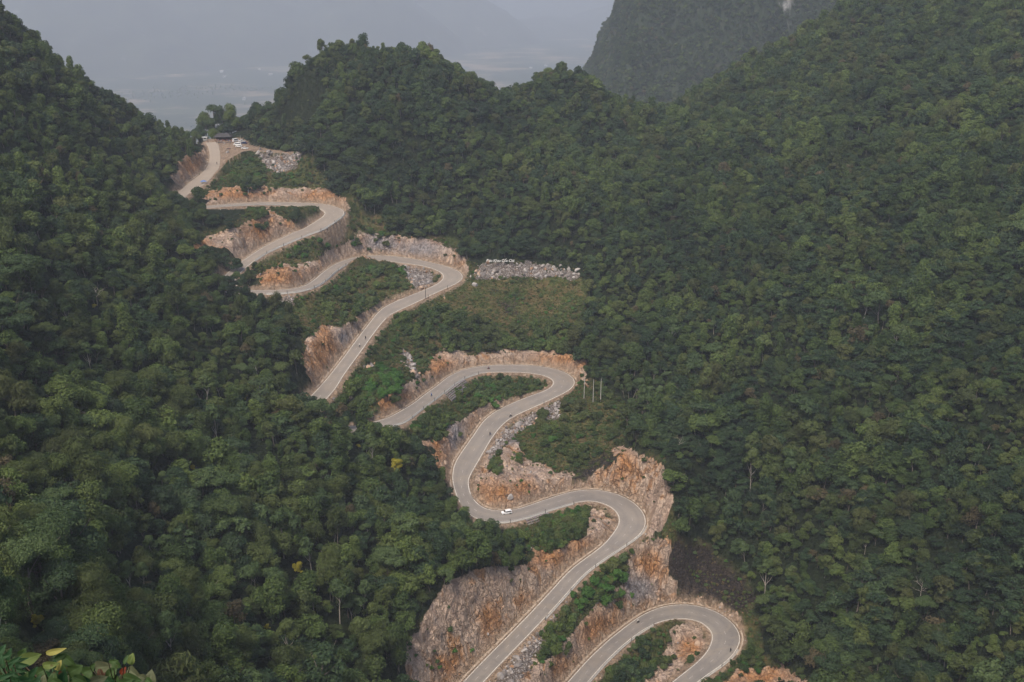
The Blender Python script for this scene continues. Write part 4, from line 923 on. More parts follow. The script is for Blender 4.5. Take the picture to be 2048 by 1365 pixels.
for u_,v_,s_ in BO:
    q=hit(u_,v_);tag(add('boulder',RKG[u_%3],None,(q[0],q[1],q[2]+.3*s_),(u_,v_,0),(s_,s_,s_)),'pale grey boulder in the rubble of the stone terrace','boulder','boulders on the stone terrace')
for u_,v_,s_,lb in [(950,572,2.0,'large pale block of rock standing at the bend beside the stone terrace'),(733,742,1.7,'white pointed rock on the stony bank above the left road'),(1420,1225,.0,''),(1395,1290,1.5,'flat ochre boulder inside the lowest hairpin'),(1375,1300,1.2,'smaller ochre boulder inside the lowest hairpin'),(1020,995,1.8,'smooth orange boulder at the foot of the rocky mound by the white car')]:
    if s_: q=hit(u_,v_);tag(add('boulder',(RKG if 'pale' in lb or 'white' in lb else RKO)[u_%3],None,(q[0],q[1],q[2]+.2*s_),(u_,v_,0),(s_,s_,s_*1.2)),lb,'boulder')
# ---------------------------------------------------------------- beyond the pass: cliff, valley floor, far mountains
VZ=-640.   # height of the valley floor below the viewpoint
gx_=np.arange(-60,1750,8.);gy_=np.arange(1230,2110,8.);cx,cy=np.meshgrid(gx_,gy_)
# west edge of the cliff as the photo shows it: foot about X=75..85, top about X=105
wx=fbm(cx/84,cy/84,4);wy=fbm(cx/105+9,cy/105,4)
front=1414+wx*38+36*np.sin(cx/133.)+.10*(cx-420)
dn=cy-front
left_e=112+20*wy+13*fbm(cx/25,cy/25,3)+(cy-1456)*.02
prof_f=np.interp(dn,[-196,-84,-14,35,84,560],[-301,-231,-168,14,98,196])
prof_l=np.interp(cx-left_e,[-168,-56,0,39,56,84,154,560],[-448,-350,-245,-105,-42,-7,84,196])
cz=np.minimum(prof_f,prof_l)+wx*7
cz+=fbm(cx/14,cy/14,3)*3
cz=np.minimum(cz,np.interp(cy,[1725,2090],[280,VZ-5]));cz=np.minimum(cz,np.interp(cx,[1300,1720],[280,VZ-5]))
t=NT('karst_cliff');p=t.pos();nrm=t.n('NewGeometry').outputs['Normal'];sx=t.n('SeparateXYZ');t.link(nrm,sx.inputs[0])
st=t.noise(t.pos((1,1,.12)),.07,5,.65,.3);pt=t.noise(p,.016,3)
rk=t.ramp(st,[(.3,(.12,.11,.11)),(.5,(.34,.33,.33)),(.65,(.58,.57,.57)),(.8,(.42,.33,.27))])
veg=t.ramp(t.noise(p,.09,5),[(.3,(.018,.026,.016)),(.6,(.035,.048,.026)),(.8,(.06,.058,.036))])
bare=t.math('ADD',t.math('SUBTRACT',pt,.5),t.math('MULTIPLY',t.math('SUBTRACT',st,.5),.55))
msk=t.ramp(bare,[(.115,(0,0,0)),(.15,(1,1,1))])
c=t.mix(t.math('MULTIPLY',msk,t.attr('bare')),veg,rk)
t.bsdf(c,.95,.1,st,.8,3.)
me=mesh('cliff_mountain',np.stack([cx.ravel(),cy.ravel(),cz.ravel()],1),gridfaces(len(gy_),len(gx_)),[t.m],True)
uu,vv,_=proj(np.stack([cx.ravel(),cy.ravel(),cz.ravel()],1))
bare=np.zeros(cx.size)
for bu,bv,ru,rv in [(1472,78,14,15),(1466,60,9,9),(1482,92,8,8),(1585,2,58,13),(1335,122,4,6),(1310,8,8,4),(1285,145,4,3),(1400,155,12,4)]:
    bare=np.maximum(bare,np.clip(1.5-np.sqrt(((uu-bu)/ru)**2+((vv-bv)/rv)**2),0,1))
# patches of naked limestone are fixed places on the face
nz=fbm(cx.ravel()/16,cz.ravel()/40,4);bare=np.clip((bare-.45+nz*1.0)*2.5,0,1)*np.clip(bare*3-.6,0,1)
fattr(me,'bare',bare)
mt=me.materials[0].node_tree
for nd in mt.nodes:
    pass
tag(add('cliff_mountain',me),'high limestone mountain with pale rock walls',None,None,'structure')
# replace the noise mask by the surveyed patches
t2=NT('karst_cliff_face');p=t2.pos();st=t2.noise(t2.pos((1,1,.10)),.09,5,.7,.3)
rk=t2.ramp(st,[(.32,(.10,.095,.09)),(.45,(.24,.23,.225)),(.6,(.42,.405,.395)),(.75,(.30,.25,.21))])
veg=t2.ramp(t2.noise(p,.09,5),[(.3,(.018,.026,.016)),(.6,(.035,.048,.026)),(.8,(.075,.065,.045))])
t2.bsdf(t2.mix(t2.math('MULTIPLY',t2.attr('bare'),t2.ramp(t2.noise(t2.pos((1,1,.6)),.09,6,.75),[(.46,(0,0,0)),(.58,(1,1,1))])),veg,rk),.95,.1,st,.8,3.);me.materials[0]=t2.m
# trees on the cliff
def cgrid(x,y):
    i=np.clip(np.rint((x-gx_[0])/8).astype(int),0,len(gx_)-1);j=np.clip(np.rint((y-gy_[0])/8).astype(int),0,len(gy_)-1);return i,j
tri_n=110000
_gy,_gx=np.gradient(cz,gy_,gx_);_ar=np.sqrt(1+_gx**2+_gy**2)*(cx<1000)*(cy<2080);_ar=_ar.ravel()/_ar.sum()
_k=rg.choice(cx.size,tri_n,p=_ar);fx=cx.ravel()[_k]+rg.uniform(-4,4,tri_n);fy=cy.ravel()[_k]+rg.uniform(-4,4,tri_n)
def zcl(x,y):
    i=np.clip(((x-gx_[0])/8).astype(int),0,len(gx_)-2);j=np.clip(((y-gy_[0])/8).astype(int),0,len(gy_)-2);a=(x-gx_[i])/8;b=(y-gy_[j])/8
    return (cz[j,i]*(1-a)+cz[j,i+1]*a)*(1-b)+(cz[j+1,i]*(1-a)+cz[j+1,i+1]*a)*b
fz=zcl(fx,fy);u,v,D=proj(np.stack([fx,fy,fz+2],1))
s1=np.abs(zcl(fx+3,fy)-fz)/3+np.abs(zcl(fx,fy+3)-fz)/3
i,j=cgrid(fx,fy);bb=bare.reshape(cx.shape)[j,i]
ok=inframe(u,v,40)&(bb<.3)&sight(fx,fy,fz+4,5.)
fx,fy,fz,s1=[q[ok] for q in(fx,fy,fz,s1)];n=len(fx);log('cliff trees',n)
s=rg.uniform(.6,1.5,n)*np.where(s1>2.5,.8,1)
scatter('cliff_forest',[PROTO[k] for k in(0,2,3,4,10,14)],np.stack([fx,fy,fz-.8],1),np.stack([0*fx,0*fx,rg.uniform(0,6.28,n)],1),np.stack([s,s,s*.9],1),rg.choice(6,n,p=[.2,.25,.25,.15,.1,.05]),'bushes and trees clinging to the limestone mountain')
# outer flanks of the mountains, falling to the valley floor
def flank(name,gx0,gy0,zz,lb):
    b=[(j_,0) for j_ in range(len(gy0))]+[(len(gy0)-1,i_) for i_ in range(len(gx0))]+[(j_,len(gx0)-1) for j_ in range(len(gy0)-1,-1,-1)]+[(0,i_) for i_ in range(len(gx0)-1,-1,-1)]
    cx0,cy0=np.mean(gx0),np.mean(gy0);V0=np.array([(gx0[i_],gy0[j_],zz[j_,i_]-.3) for j_,i_ in b]);rows=[V0]
    for k_ in range(1,7):
        f_=k_/6;q=V0.copy();q[:,0]+=(V0[:,0]-cx0)*f_*1.3;q[:,1]+=(V0[:,1]-cy0)*f_*1.3;q[:,2]=V0[:,2]*(1-f_)+(VZ-10)*f_+fbm(q[:,0]/60,q[:,1]/60,3)*14*(1-f_);rows.append(q)
    m_=len(b);tag(add(name,mesh(name,np.concatenate(rows),gridfaces(7,m_),[t2.m],True)),lb,None,None,'structure')
flank('hill_flank',GX[::8],GY[::8],ZZ[::8,::8],'wooded outer flank of the hills falling to the valley')
# valley floor with fields
t=NT('valley_fields');p=t.pos()
vf=t.vor(t.pos((1,2.2,1)),.0041);ff_=t.ramp(t.math('ADD',t.math('MULTIPLY',t.n('SeparateColor',i_0=vf.outputs['Color']).outputs[0],.7),t.math('MULTIPLY',t.noise(p,.0015,4),.3)),[(.15,(.05,.07,.035)),(.4,(.17,.14,.09)),(.65,(.20,.155,.10)),(.9,(.23,.18,.12))])
wd=t.ramp(t.noise(t.pos((1,1.6,1)),.002,6,.65),[(.50,(1,1,1)),(.58,(0,0,0))]);c=t.mix(wd,ff_,(.030,.045,.025))
t.bsdf(c,.95,.1);VZ=-640.
vx=np.linspace(-30000,30000,61);vy=np.linspace(-8000,34000,61);qx,qy=np.meshgrid(vx,vy)
tag(add('valley_floor',mesh('valley_floor',np.stack([qx.ravel(),qy.ravel(),np.full(qx.size,VZ)],1),gridfaces(61,61),[t.m])),'flat valley floor with dry fields beyond the pass',None,None,'structure')
# far mountains, fading in the haze
KM=2.0
mx=np.arange(-4300,4301,40.)*KM;my=np.arange(2700,7700,40.)*KM;qx,qy=np.meshgrid(mx,my)
def hillk(x0,y0,r,h,p_=1.6):
    d=np.sqrt((qx-x0*KM)**2+(qy-y0*KM)**2)/(r*KM);return h*KM*np.clip(1-d**p_,0,1)
mz=np.zeros(qx.shape)
for x0,y0,r,h in [(-1500,3650,700,330),(-1000,3900,560,300),(-600,4000,460,290),(-2000,3300,640,340),(-280,4500,420,230),(150,5000,420,95),(520,5200,480,115),(-2600,3600,800,350),(860,4800,600,170),(1500,4300,900,320),(2400,4200,1000,350),(-800,5200,900,340),(-1700,4900,900,370),(700,6600,1400,330),(-600,6800,1500,340),(2200,6200,1500,350),(-2800,5600,1300,380)]:
    mz=np.maximum(mz,hillk(x0,y0,r,h))
mz+=(fbm(qx/420/KM,qy/420/KM,5)*.75+.25*fbm(qx/90/KM,qy/90/KM,3))*75*KM*np.clip(mz/(60*KM),0,1)
mz=VZ-20+np.maximum(mz,0)
t=NT('far_forest');p=t.pos();t.bsdf(t.mix(t.ramp(t.noise(t.pos((1,1,.4)),.006,5,.6),[(.66,(0,0,0)),(.76,(.5,.5,.5))]),t.ramp(t.noise(p,.007,5),[(.3,(.016,.024,.016)),(.7,(.045,.055,.032))]),(.30,.29,.28)),.95,.1)
tag(add('mountains',mesh('mountains',np.stack([qx.ravel(),qy.ravel(),mz.ravel()],1),gridfaces(len(my),len(mx)),[t.m],True)),'far mountains fading into the mist',None,None,'structure')
# woods and houses in the valley
vg=np.random.default_rng(5);n=1500
cl=vg.uniform(0,1,(40,2));cl=np.stack([vg.uniform(-2100,640,40),vg.uniform(2600,6000,40)],1)
k=vg.integers(0,40,n);fx=cl[k,0]+vg.normal(0,120,n);fy=cl[k,1]+vg.normal(0,57,n);s=vg.uniform(1.,2.2,n)
scatter('valley_woods',[PROTO[0],PROTO[2],PROTO[6]],np.stack([fx,fy,np.full(n,VZ)],1),np.stack([0*fx,0*fx,vg.uniform(0,6.28,n)],1),np.stack([s,s,s],1),vg.integers(0,3,n),'clumps of trees among the valley fields')
M_WALL=plain('white_wall',(.42,.41,.40));M_ROOF=plain('pale_roof',(.38,.36,.34))
def box(x0,x1,y0,y1,z0,z1):
    v=[(x0,y0,z0),(x1,y0,z0),(x1,y1,z0),(x0,y1,z0),(x0,y0,z1),(x1,y0,z1),(x1,y1,z1),(x0,y1,z1)]
    return np.array(v,float),[(0,3,2,1),(4,5,6,7),(0,1,5,4),(1,2,6,5),(2,3,7,6),(3,0,4,7)]
def jl(parts):
    V=[];Fc=[];o=0
    for v,f in parts:
        V+= [tuple(p) for p in v];Fc+=[tuple(i+o for i in q) for q in f];o+=len(v)
    return V,Fc
hw=mesh('house_wall',*box(-8,8,-5,5,0,6),[M_WALL])
hr=mesh('house_roof',[(-9,-6,6.02),(9,-6,6.02),(9,6,6.02),(-9,6,6.02),(-9,0,9),(9,0,9)],[(0,1,5,4),(2,3,4,5),(0,4,3),(1,2,5),(0,3,2,1)],[M_ROOF])
for u_,v_,s_,lb in [(443,145,1.3,'white farmhouse in the misty valley left of the rounded hill'),(449,155,1.0,'smaller white house just below the leftmost valley house'),(519,140,1.2,'white house farthest back in the misty fields'),(541,151,1.3,'low white building right beside the rounded hill'),(488,200,1.4,'pale building behind the old trees at the pass'),(1092,133,1.2,'pale house visible between the two rounded peaks'),(1062,137,1.0,'left house of the pair between the peaks')]:
    q=at_z(u_,v_,VZ);o=empty('valley_house',tuple(q),u_*.1,lb,'house');o.scale=(s_,s_,s_);add('wall',hw,o);add('roof',hr,o)
# ---------------------------------------------------------------- haze
t=NT('haze_air');pv=t.n('VolumePrincipled');pv.inputs['Color'].default_value=(.74,.79,.89,1);pv.inputs['Density'].default_value=HAZE;pv.inputs['Anisotropy'].default_value=.15
t.link(pv.outputs[0],t.out.inputs['Volume'])
v,f=box(-30500,30500,-8500,34500,VZ-25,320)
tag(add('haze',mesh('haze',v,f,[t.m])),'pale mist filling the valley',None,None,'stuff')
log('distance built')
# ---------------------------------------------------------------- guardrails, posts, walls
M_RAIL=plain('galvanised_rail',(.50,.48,.455),.5,.4);M_POST=plain('concrete_post',(.48,.455,.41),.8,.2);M_DARK=plain('dark_post',(.035,.03,.03),.6,.3)
def prism(ii,prof,lat,dz=0.):
    """extrude a section (offset, height) along road samples at lateral distance lat"""
    ii=np.asarray(ii);k=len(prof)
    A_=np.stack([np.stack([RC[ii,0]+RN[ii,0]*(lat+a),RC[ii,1]+RN[ii,1]*(lat+a),RC[ii,2]+c_+dz],-1) for a,c_ in prof],1)
    j,i=np.mgrid[0:len(ii)-1,0:k];a=(j*k+i).ravel();b=(j*k+(i+1)%k).ravel()
    return A_.reshape(-1,3),np.stack([a,b,b+k,a+k],1)
rp=mesh('post',*box(-.07,.07,-.07,.07,-.6,.95),[M_POST])
RAILS=[((1076,1240),(1292,1058),'R','guardrail along the outer edge of the long straight road at the bottom'),
((988,1040),(1132,1006),'L','guardrail beside the white car above the stepped stone wall'),
((1150,1366),(1292,1250),'L','guardrail on the outer edge of the lowest road leg'),
((1366,1366),(1486,1308),'R','guardrail at the outer side of the lowest hairpin exit'),
((945,752),(772,848),'L','guardrail above the short stone wall on the middle road'),
((742,520),(528,585),'L','guardrail on the upper left bend below the ochre cut'),
((498,524),(702,425),'R','guardrail of the second highest road leading to the top hairpin'),
((560,409),(432,412),'L','fence along the thin highest road under the red bank')]
for (a,b,sd,lb) in RAILS:
    i0,i1=sorted((road_idx(*a),road_idx(*b)));ii=np.arange(i0,i1+1);sg=1 if sd=='R' else -1
    lat=np.mean(RW[ii])/2;latv=sg*(RW[ii]/2+.75)
    o=empty('guardrail',tuple(road_pt(i0,latv[0])),0,lb,'guardrail');o0=np.array(o.location)
    def pris(prof):
        k=len(prof);A_=np.stack([np.stack([RC[ii,0]+RN[ii,0]*(latv+a_),RC[ii,1]+RN[ii,1]*(latv+a_),RC[ii,2]+c_],-1) for a_,c_ in prof],1)
        j,i=np.mgrid[0:len(ii)-1,0:k];q=(j*k+i).ravel();r=(j*k+(i+1)%k).ravel();return A_.reshape(-1,3)-o0,np.stack([q,r,r+k,q+k],1)
    f0=-sg
    v,f=pris([(f0*.08,.52),(f0*.14,.58),(f0*.08,.66),(f0*.14,.74),(f0*.08,.82),(f0*.03,.82),(f0*.03,.52)])
    add('rail_beam',mesh('rail_beam',v,f,[M_RAIL]),o)
    if 'thin' not in lb:
        v,f=pris([(-.22,-.5),(.22,-.5),(.22,.40),(-.22,.40)]);add('base_kerb',mesh('base_kerb',v,f,[M_POST]),o)
    for i in range(i0,i1+1,3):
        q=road_pt(i,latv[i-i0])-o0;add('post',rp,o,tuple(q))
mp=[];v1,f1=box(-.09,.09,-.09,.09,-.5,1.75);mpost=mesh('marker_post',v1,f1,[M_DARK])
for (a,b,sd,st,lb) in [((1076,1240),(1292,1058),'R',16,'dark marker post on the guardrail of the long straight road at the bottom'),((995,1038),(1135,1006),'L',14,'dark marker post on the guardrail by the white car'),((1240,1285),(1292,1250),'L',14,'dark marker post on the lowest road leg'),
 ((945,752),(772,848),'L',11,'dark marker post on the guardrail of the middle road'),((742,520),(528,585),'L',13,'dark marker post on the upper left bend'),((520,508),(702,425),'R',12,'dark marker post on the road leading to the top hairpin'),((846,598),(928,560),'R',13,'dark marker post at the outer edge of the upper right bend'),((1470,1320),(1440,1340),'R',10,'dark marker post at the lowest hairpin'),((1075,805),(1078,803),'R',9,'dark marker post above the rubble by the middle hairpin')]:
    i0,i1=sorted((road_idx(*a),road_idx(*b)))
    for i in range(i0,i1+1,st): tag(add('marker_post',mpost,None,tuple(road_pt(i,(1 if sd=='R' else -1)*(RW[i]/2+.95)))),lb,'post',lb)
# stepped gabion walls
t=NT('gabion_stone');p=t.pos();vv_=t.vor(p,2.6);t.bsdf(t.mix(t.ramp(vv_.outputs['Distance'],[(.1,(1,1,1)),(.55,(0,0,0))]),(.15,.13,.115),t.mix(.35,(.36,.33,.31),vv_.outputs['Color'])),.9,.1,vv_.outputs['Distance'],.6,.2);M_GAB=t.m
def gabion(a,b,sd,n,lb,drop=.08):
    i0,i1=sorted((road_idx(*a),road_idx(*b)));ii=np.arange(i0,i1+1);sg=1 if sd=='R' else -1
    o=empty('stone_wall',tuple(road_pt(i0,sg*(RW[i0]/2+1))),0,lb,'wall');o0=np.array(o.location)
    for k in range(n):
        lat=RW[ii]/2+1.35+k*.78
        A_=[];prof=[(-.4,-drop-.62*k-1.6),(.75,-drop-.62*k-1.6),(.75,-drop-.62*k),(-.4,-drop-.62*k)]
        cc=np.stack([np.stack([RC[ii,0]+RN[ii,0]*sg*(lat+a_),RC[ii,1]+RN[ii,1]*sg*(lat+a_),RC[ii,2]+c_],-1) for a_,c_ in prof],1)
        kk=4;j,i=np.mgrid[0:len(ii)-1,0:kk];q=(j*kk+i).ravel();r=(j*kk+(i+1)%kk).ravel();fs=[tuple(x) for x in np.stack([q,r,r+kk,q+kk],1)]
        m_=(len(ii)-1)*kk;fs+=[(0,1,2,3),(m_+3,m_+2,m_+1,m_)]
        add('wall_step',mesh('wall_step',cc.reshape(-1,3)-o0,fs,[M_GAB]),o)
gabion((1036,1030),(1080,1016),'L',5,'stepped grey stone wall holding the road by the white car')
gabion((872,790),(912,762),'L',5,'stepped grey stone wall under the middle road')
# ---------------------------------------------------------------- poles
M_CONC=plain('pole_concrete',(.50,.48,.44),.8,.2)
def cyl(r0,r1,z0,z1,n=8,cx=0,cy=0):
    V=[(cx+r0*math.cos(2*math.pi*k/n),cy+r0*math.sin(2*math.pi*k/n),z0) for k in range(n)]+[(cx+r1*math.cos(2*math.pi*k/n),cy+r1*math.sin(2*math.pi*k/n),z1) for k in range(n)]
    return V,[(k,(k+1)%n,n+(k+1)%n,n+k) for k in range(n)]+[tuple(range(n))[::-1],tuple(range(n,2*n))]
pole_m=mesh('pole_shaft',*cyl(.19,.12,-1.0,1.0),[M_CONC]);arm_m=mesh('cross_arm',*jl([box(-.75,.75,-.06,.06,-.06,.06),cyl(.07,.05,.06,.3,6,-.6),cyl(.07,.05,.06,.3,6,0),cyl(.07,.05,.06,.3,6,.6)]),[M_DARK])
def pole(u_,v_,h,lb,arm=True,mat=None,w=1.,q=None):
    q=hit(u_,v_) if q is None else q
    o=empty('utility_pole' if arm else 'thin_pole',tuple(q),0,lb,'pole')
    m_=pole_m if mat is None else mat
    s=add('shaft',m_,o,(0,0,h/2));s.scale=(w,w,h/2)
    if arm: add('cross_arm',arm_m,o,(0,0,h-.35),(0,0,.5))
pole(1168,800,11.5,'pale concrete power pole nearest the hairpin, first of the three');pole(1186,806,12.5,'pale concrete power pole in the middle of the three by the hairpin');pole(1201,804,12.5,'pale concrete power pole deepest in the trees of the three by the hairpin')
pd=mesh('dark_shaft',*cyl(.17,.13,-1.,1.),[M_DARK])
pole(834,606,6.5,'single dark pole at the roadside below the upper right bend',False,pd,1.,road_pt(road_idx(836,594),RW[road_idx(836,594)]/2+1.2))
pole(594,307,8.5,'thin pale pole at the far end of the parking terrace',True,None,.8,at_z(594,306.5,PLZ));pole(482,297,9.0,'pale pole standing between the parked cars',True,None,.9,at_z(482.5,298,PLZ));pole(497,388,9.5,'thin pole on the slope under the parking place',False,None,.8)
# ---------------------------------------------------------------- lettering on the stone terrace
cu=bpy.data.curves.new('lettering','FONT');cu.body='\u0110\u00e8o Khau C\u1ed1c Ch\u00e0';cu.size=3.1;cu.shear=.28;cu.extrude=.18;cu.space_character=.92;cu.align_x='LEFT';cu.offset=.025
to=bpy.data.objects.new('lt',cu);COL.objects.link(to);bpy.context.view_layer.update();dg=bpy.context.evaluated_depsgraph_get()
lm=bpy.data.meshes.new_from_object(to.evaluated_get(dg));bpy.data.objects.remove(to)
M_WHITE=plain('white_paint',(.62,.62,.60),.5,.3,.04);lm.materials.clear();lm.materials.append(M_WHITE)
wd=max(v.co.x for v in lm.vertices)-min(v.co.x for v in lm.vertices)
q0=hit(972,546);q1=at_d(1028,546,q0[1]*CP-q0[2]*SP)
sx_=(q1[0]-q0[0])/wd;zt=max(float(zat(q0[0]+a_,q0[1]-b_)) for a_ in (0,4,8,12,16) for b_ in (0,2))+.25
tag(add('sign_lettering',lm,None,(q0[0],q0[1]-2.,zt),(math.radians(78),0,0),(sx_,sx_*1.0,1)),'white letters reading \u0110\u00e8o Khau C\u1ed1c Ch\u00e0 on the stone terrace','sign')
# ---------------------------------------------------------------- cars
M_CARW=plain('white_car_paint',(.80,.80,.79),.25,.5,.02);M_GLASS=plain('dark_car_glass',(.02,.022,.026),.12,.6,.05);M_TYRE=plain('tyre_rubber',(.02,.02,.02),.85,.2);M_RIM=plain('wheel_rim',(.35,.35,.36),.35,.5,.05,metal=.6)
M_CARB=plain('blue_car_paint',(.03,.05,.12),.3,.5,.03);M_CARS=plain('silver_car_paint',(.48,.49,.50),.3,.5,.03);M_LAMP=plain('lamp_lens',(.75,.75,.72),.15,.6,.02);M_RED=plain('tail_lamp',(.35,.02,.02),.25,.5,.05);M_BLACK=plain('black_trim',(.018,.018,.018),.6,.3)
def car_geo(prof,w,taper=.82,belt=.95):
    """prof: closed side outline (x,z); loft across the width with tumblehome above the belt"""
    ys=[-1,-.93,0,.93,1];V=[];n=len(prof)
    for y in ys:
        for x,z in prof:
            k=1-(1-taper)*max(0,(z-belt))/.75
            e=1. if abs(y)<.99 else .965
            V.append((x*e,y*w/2*k*(1 if abs(y)>.99 else .99),(z-.55)*e+.55))
    Fq=[]
    for j in range(len(ys)-1):
        for i in range(n): Fq.append((j*n+i,j*n+(i+1)%n,(j+1)*n+(i+1)%n,(j+1)*n+i))
    Fq+=[tuple(range(n))[::-1],tuple(range((len(ys)-1)*n,len(ys)*n))];return V,Fq
def quad_at(pts): return [tuple(p) for p in pts],[tuple(range(len(pts)))]
def side_glass(x0,x1,xt0,xt1,zb,zt,w,taper,belt,off=.012):
    V=[];Fc=[]
    for s in (-1,1):
        def yy(z): return s*(w/2*(1-(1-taper)*max(0,z-belt)/.75)+off)
        i=len(V);V+=[(x0,yy(zb),zb),(x1,yy(zb),zb),(xt1,yy(zt),zt),(xt0,yy(zt),zt)];Fc.append((i,i+1,i+2,i+3) if s<0 else (i+3,i+2,i+1,i))
    return V,Fc
wheel_t=mesh('tyre',*[*(lambda v,f:([(x,z,y) for x,y,z in v],[tuple(reversed(q)) for q in f]))(*cyl(.34,.34,-.12,.12,16))],[M_TYRE]);wheel_r=mesh('rim',*[*(lambda v,f:([(x,z,y) for x,y,z in v],[tuple(reversed(q)) for q in f]))(*cyl(.21,.21,-.128,.128,12))],[M_RIM])
CARS={'suv':dict(L=4.5,w=1.85,prof=[(-2.2,.35),(2.1,.35),(2.25,.55),(2.22,.85),(2.1,.98),(1.15,1.06),(.45,1.55),(.2,1.63),(-1.6,1.63),(-2.05,1.45),(-2.22,1.0),(-2.25,.6)],win=[(-2.05,.95,-1.65,.4,1.05,1.5)],ws=((1.14,1.08),(.5,1.52)),rw=((-2.16,1.08),(-2.0,1.46)),wx=(1.38,-1.35)),
'van':dict(L=5.2,w=1.95,prof=[(-2.55,.38),(2.45,.38),(2.6,.6),(2.55,.95),(2.2,1.15),(1.55,1.95),(1.3,2.1),(-2.3,2.12),(-2.52,1.9),(-2.6,.7)],win=[(-2.35,1.75,-2.3,1.35,1.2,1.85)],ws=((2.18,1.2),(1.6,1.9)),rw=((-2.575,1.25),(-2.53,1.85)),wx=(1.7,-1.6)),
'sedan':dict(L=4.6,w=1.8,prof=[(-2.25,.35),(2.2,.35),(2.3,.55),(2.22,.8),(1.1,.95),(.35,1.4),(.1,1.45),(-.9,1.44),(-1.55,1.08),(-2.2,1.0),(-2.3,.6)],win=[(-1.35,.95,-.95,.35,.98,1.36)],ws=((1.08,.98),(.42,1.36)),rw=((-1.5,1.1),(-.97,1.4)),wx=(1.4,-1.35)),
'pickup':dict(L=5.2,w=1.85,prof=[(-2.6,.5),(2.4,.45),(2.55,.65),(2.5,1.0),(1.3,1.12),(.75,1.65),(.5,1.75),(-.6,1.75),(-.75,1.12),(-.8,.8),(-2.5,.8),(-2.55,1.12),(-2.62,1.12)],win=[(-.6,1.1,-.55,.7,1.15,1.62)],ws=((1.27,1.16),(.8,1.6)),rw=((-.74,1.2),(-.62,1.68)),wx=(1.6,-1.6))}
def make_car(kind,paint,q,rz,lb,cat='car'):
    d=CARS[kind];o=empty('parked_car' if 'park' in lb else 'white_car',tuple(q),rz,lb,cat)
    w=d['w'];v,f=car_geo(d['prof'],w);add('body',mesh('body',v,f,[paint]),o)
    belt=.95
    g=[side_glass(*q_,w,.82,belt) for q_ in d['win']]
    add('side_window',mesh('side_window',*jl(g),[M_GLASS]),o)
    def cross(a,b,off):
        def yy(z): return w/2*(1-.18*max(0,z-belt)/.75)*.9
        s=1 if a[0]>b[0] else -1
        if off<0:s=-1
        return [(a[0]+off,-yy(a[1]),a[1]+.012),(a[0]+off,yy(a[1]),a[1]+.012),(b[0]+off,yy(b[1]),b[1]+.012),(b[0]+off,-yy(b[1]),b[1]+.012)]
    add('windscreen',mesh('windscreen',*quad_at(cross(*d['ws'],.015)),[M_GLASS]),o);add('rear_window',mesh('rear_window',*quad_at(cross(*d['rw'],-.015)[::-1]),[M_GLASS]),o)
    xm=max(p[0] for p in d['prof']);xn=min(p[0] for p in d['prof'])
    for s in (-1,1):
        add('headlight',mesh('headlight',*box(xm-.16,xm-.02,s*w*.36-.2,s*w*.36+.2,.70,.86),[M_LAMP]),o);add('tail_light',mesh('tail_light',*box(xn-.01,xn+.12,s*w*.40-.12,s*w*.40+.12,.80,1.02),[M_RED]),o)
        for x in d['wx']:
            wh=add('wheel',wheel_t,o,(x,s*(w/2-.10),.34));add('rim',wheel_r,wh)
    add('bumper',mesh('bumper',*box(xm-.14,xm+.02,-w*.43,w*.43,.36,.56),[M_BLACK]),o)
    return o
i=road_idx(1013,1034);tdir=math.atan2(RT[i,1],RT[i,0])
make_car('suv',M_CARW,road_pt(road_idx(1018,1033),RW[i]/2*.42,.01),tdir,'white sport utility car driving through the bend above the stepped wall')
def park(u_,v_): return at_z(u_,v_,PLZ+.02)
make_car('van',M_CARW,park(475,291),math.radians(176),'white minivan with dark windows parked at the pass','van')
make_car('suv',M_CARW,park(478,294.5),math.radians(172),'white car parked just in front of the minivan')
make_car('sedan',M_CARW,park(490,298.5),math.radians(-12),'white saloon parked nearest the slope at the pass')
make_car('pickup',M_CARS,park(484,284.5),math.radians(178),'silver pickup parked at the back of the row','pickup')
make_car('sedan',M_CARB,park(488,288),math.radians(170),'dark blue car parked half hidden behind the minivan')
make_car('van',M_CARW,park(471,283.5),math.radians(60),'white van parked at the back beside the shelter','van')
# ---------------------------------------------------------------- people and motorbikes
M_SKIN=plain('skin',(.36,.22,.15),.6,.3,.05)
SHIRT={'black':(.02,.02,.022),'blue':(.05,.14,.42),'white':(.7,.69,.66),'red':(.40,.05,.04),'orange':(.55,.20,.06),'pink':(.60,.30,.28),'grey':(.18,.18,.19),'green':(.06,.14,.07)}
SHM_={k:plain('cloth_'+k,c,.85,.1,.1) for k,c in SHIRT.items()};M_TRS=plain('dark_trousers',(.03,.032,.045),.85,.1)
def body_mesh(name,J,E_,mats,pick):
    """one continuous skinned figure"""
    names=list(J);me=bpy.data.meshes.new('sk');me.from_pydata([J[k][0] for k in names],[(names.index(a),names.index(b)) for a,b in E_],[])
    ob=bpy.data.objects.new('sk',me);COL.objects.link(ob);md=ob.modifiers.new('s','SKIN');md.use_smooth_shade=True
    for k,sv in zip(names,me.skin_vertices[0].data): r=J[k][1];sv.radius=(r,r) if not isinstance(r,tuple) else r
    me.skin_vertices[0].data[0].use_root=True
    sb=ob.modifiers.new('b','SUBSURF');sb.levels=1;sb.render_levels=1
    bpy.context.view_layer.update();dg=bpy.context.evaluated_depsgraph_get();r=bpy.data.meshes.new_from_object(ob.evaluated_get(dg));r.name=name;bpy.data.objects.remove(ob)
    r.materials.clear()
    for m in mats:r.materials.append(m)
    for p_ in r.polygons: p_.material_index=pick(p_.center)
    return r
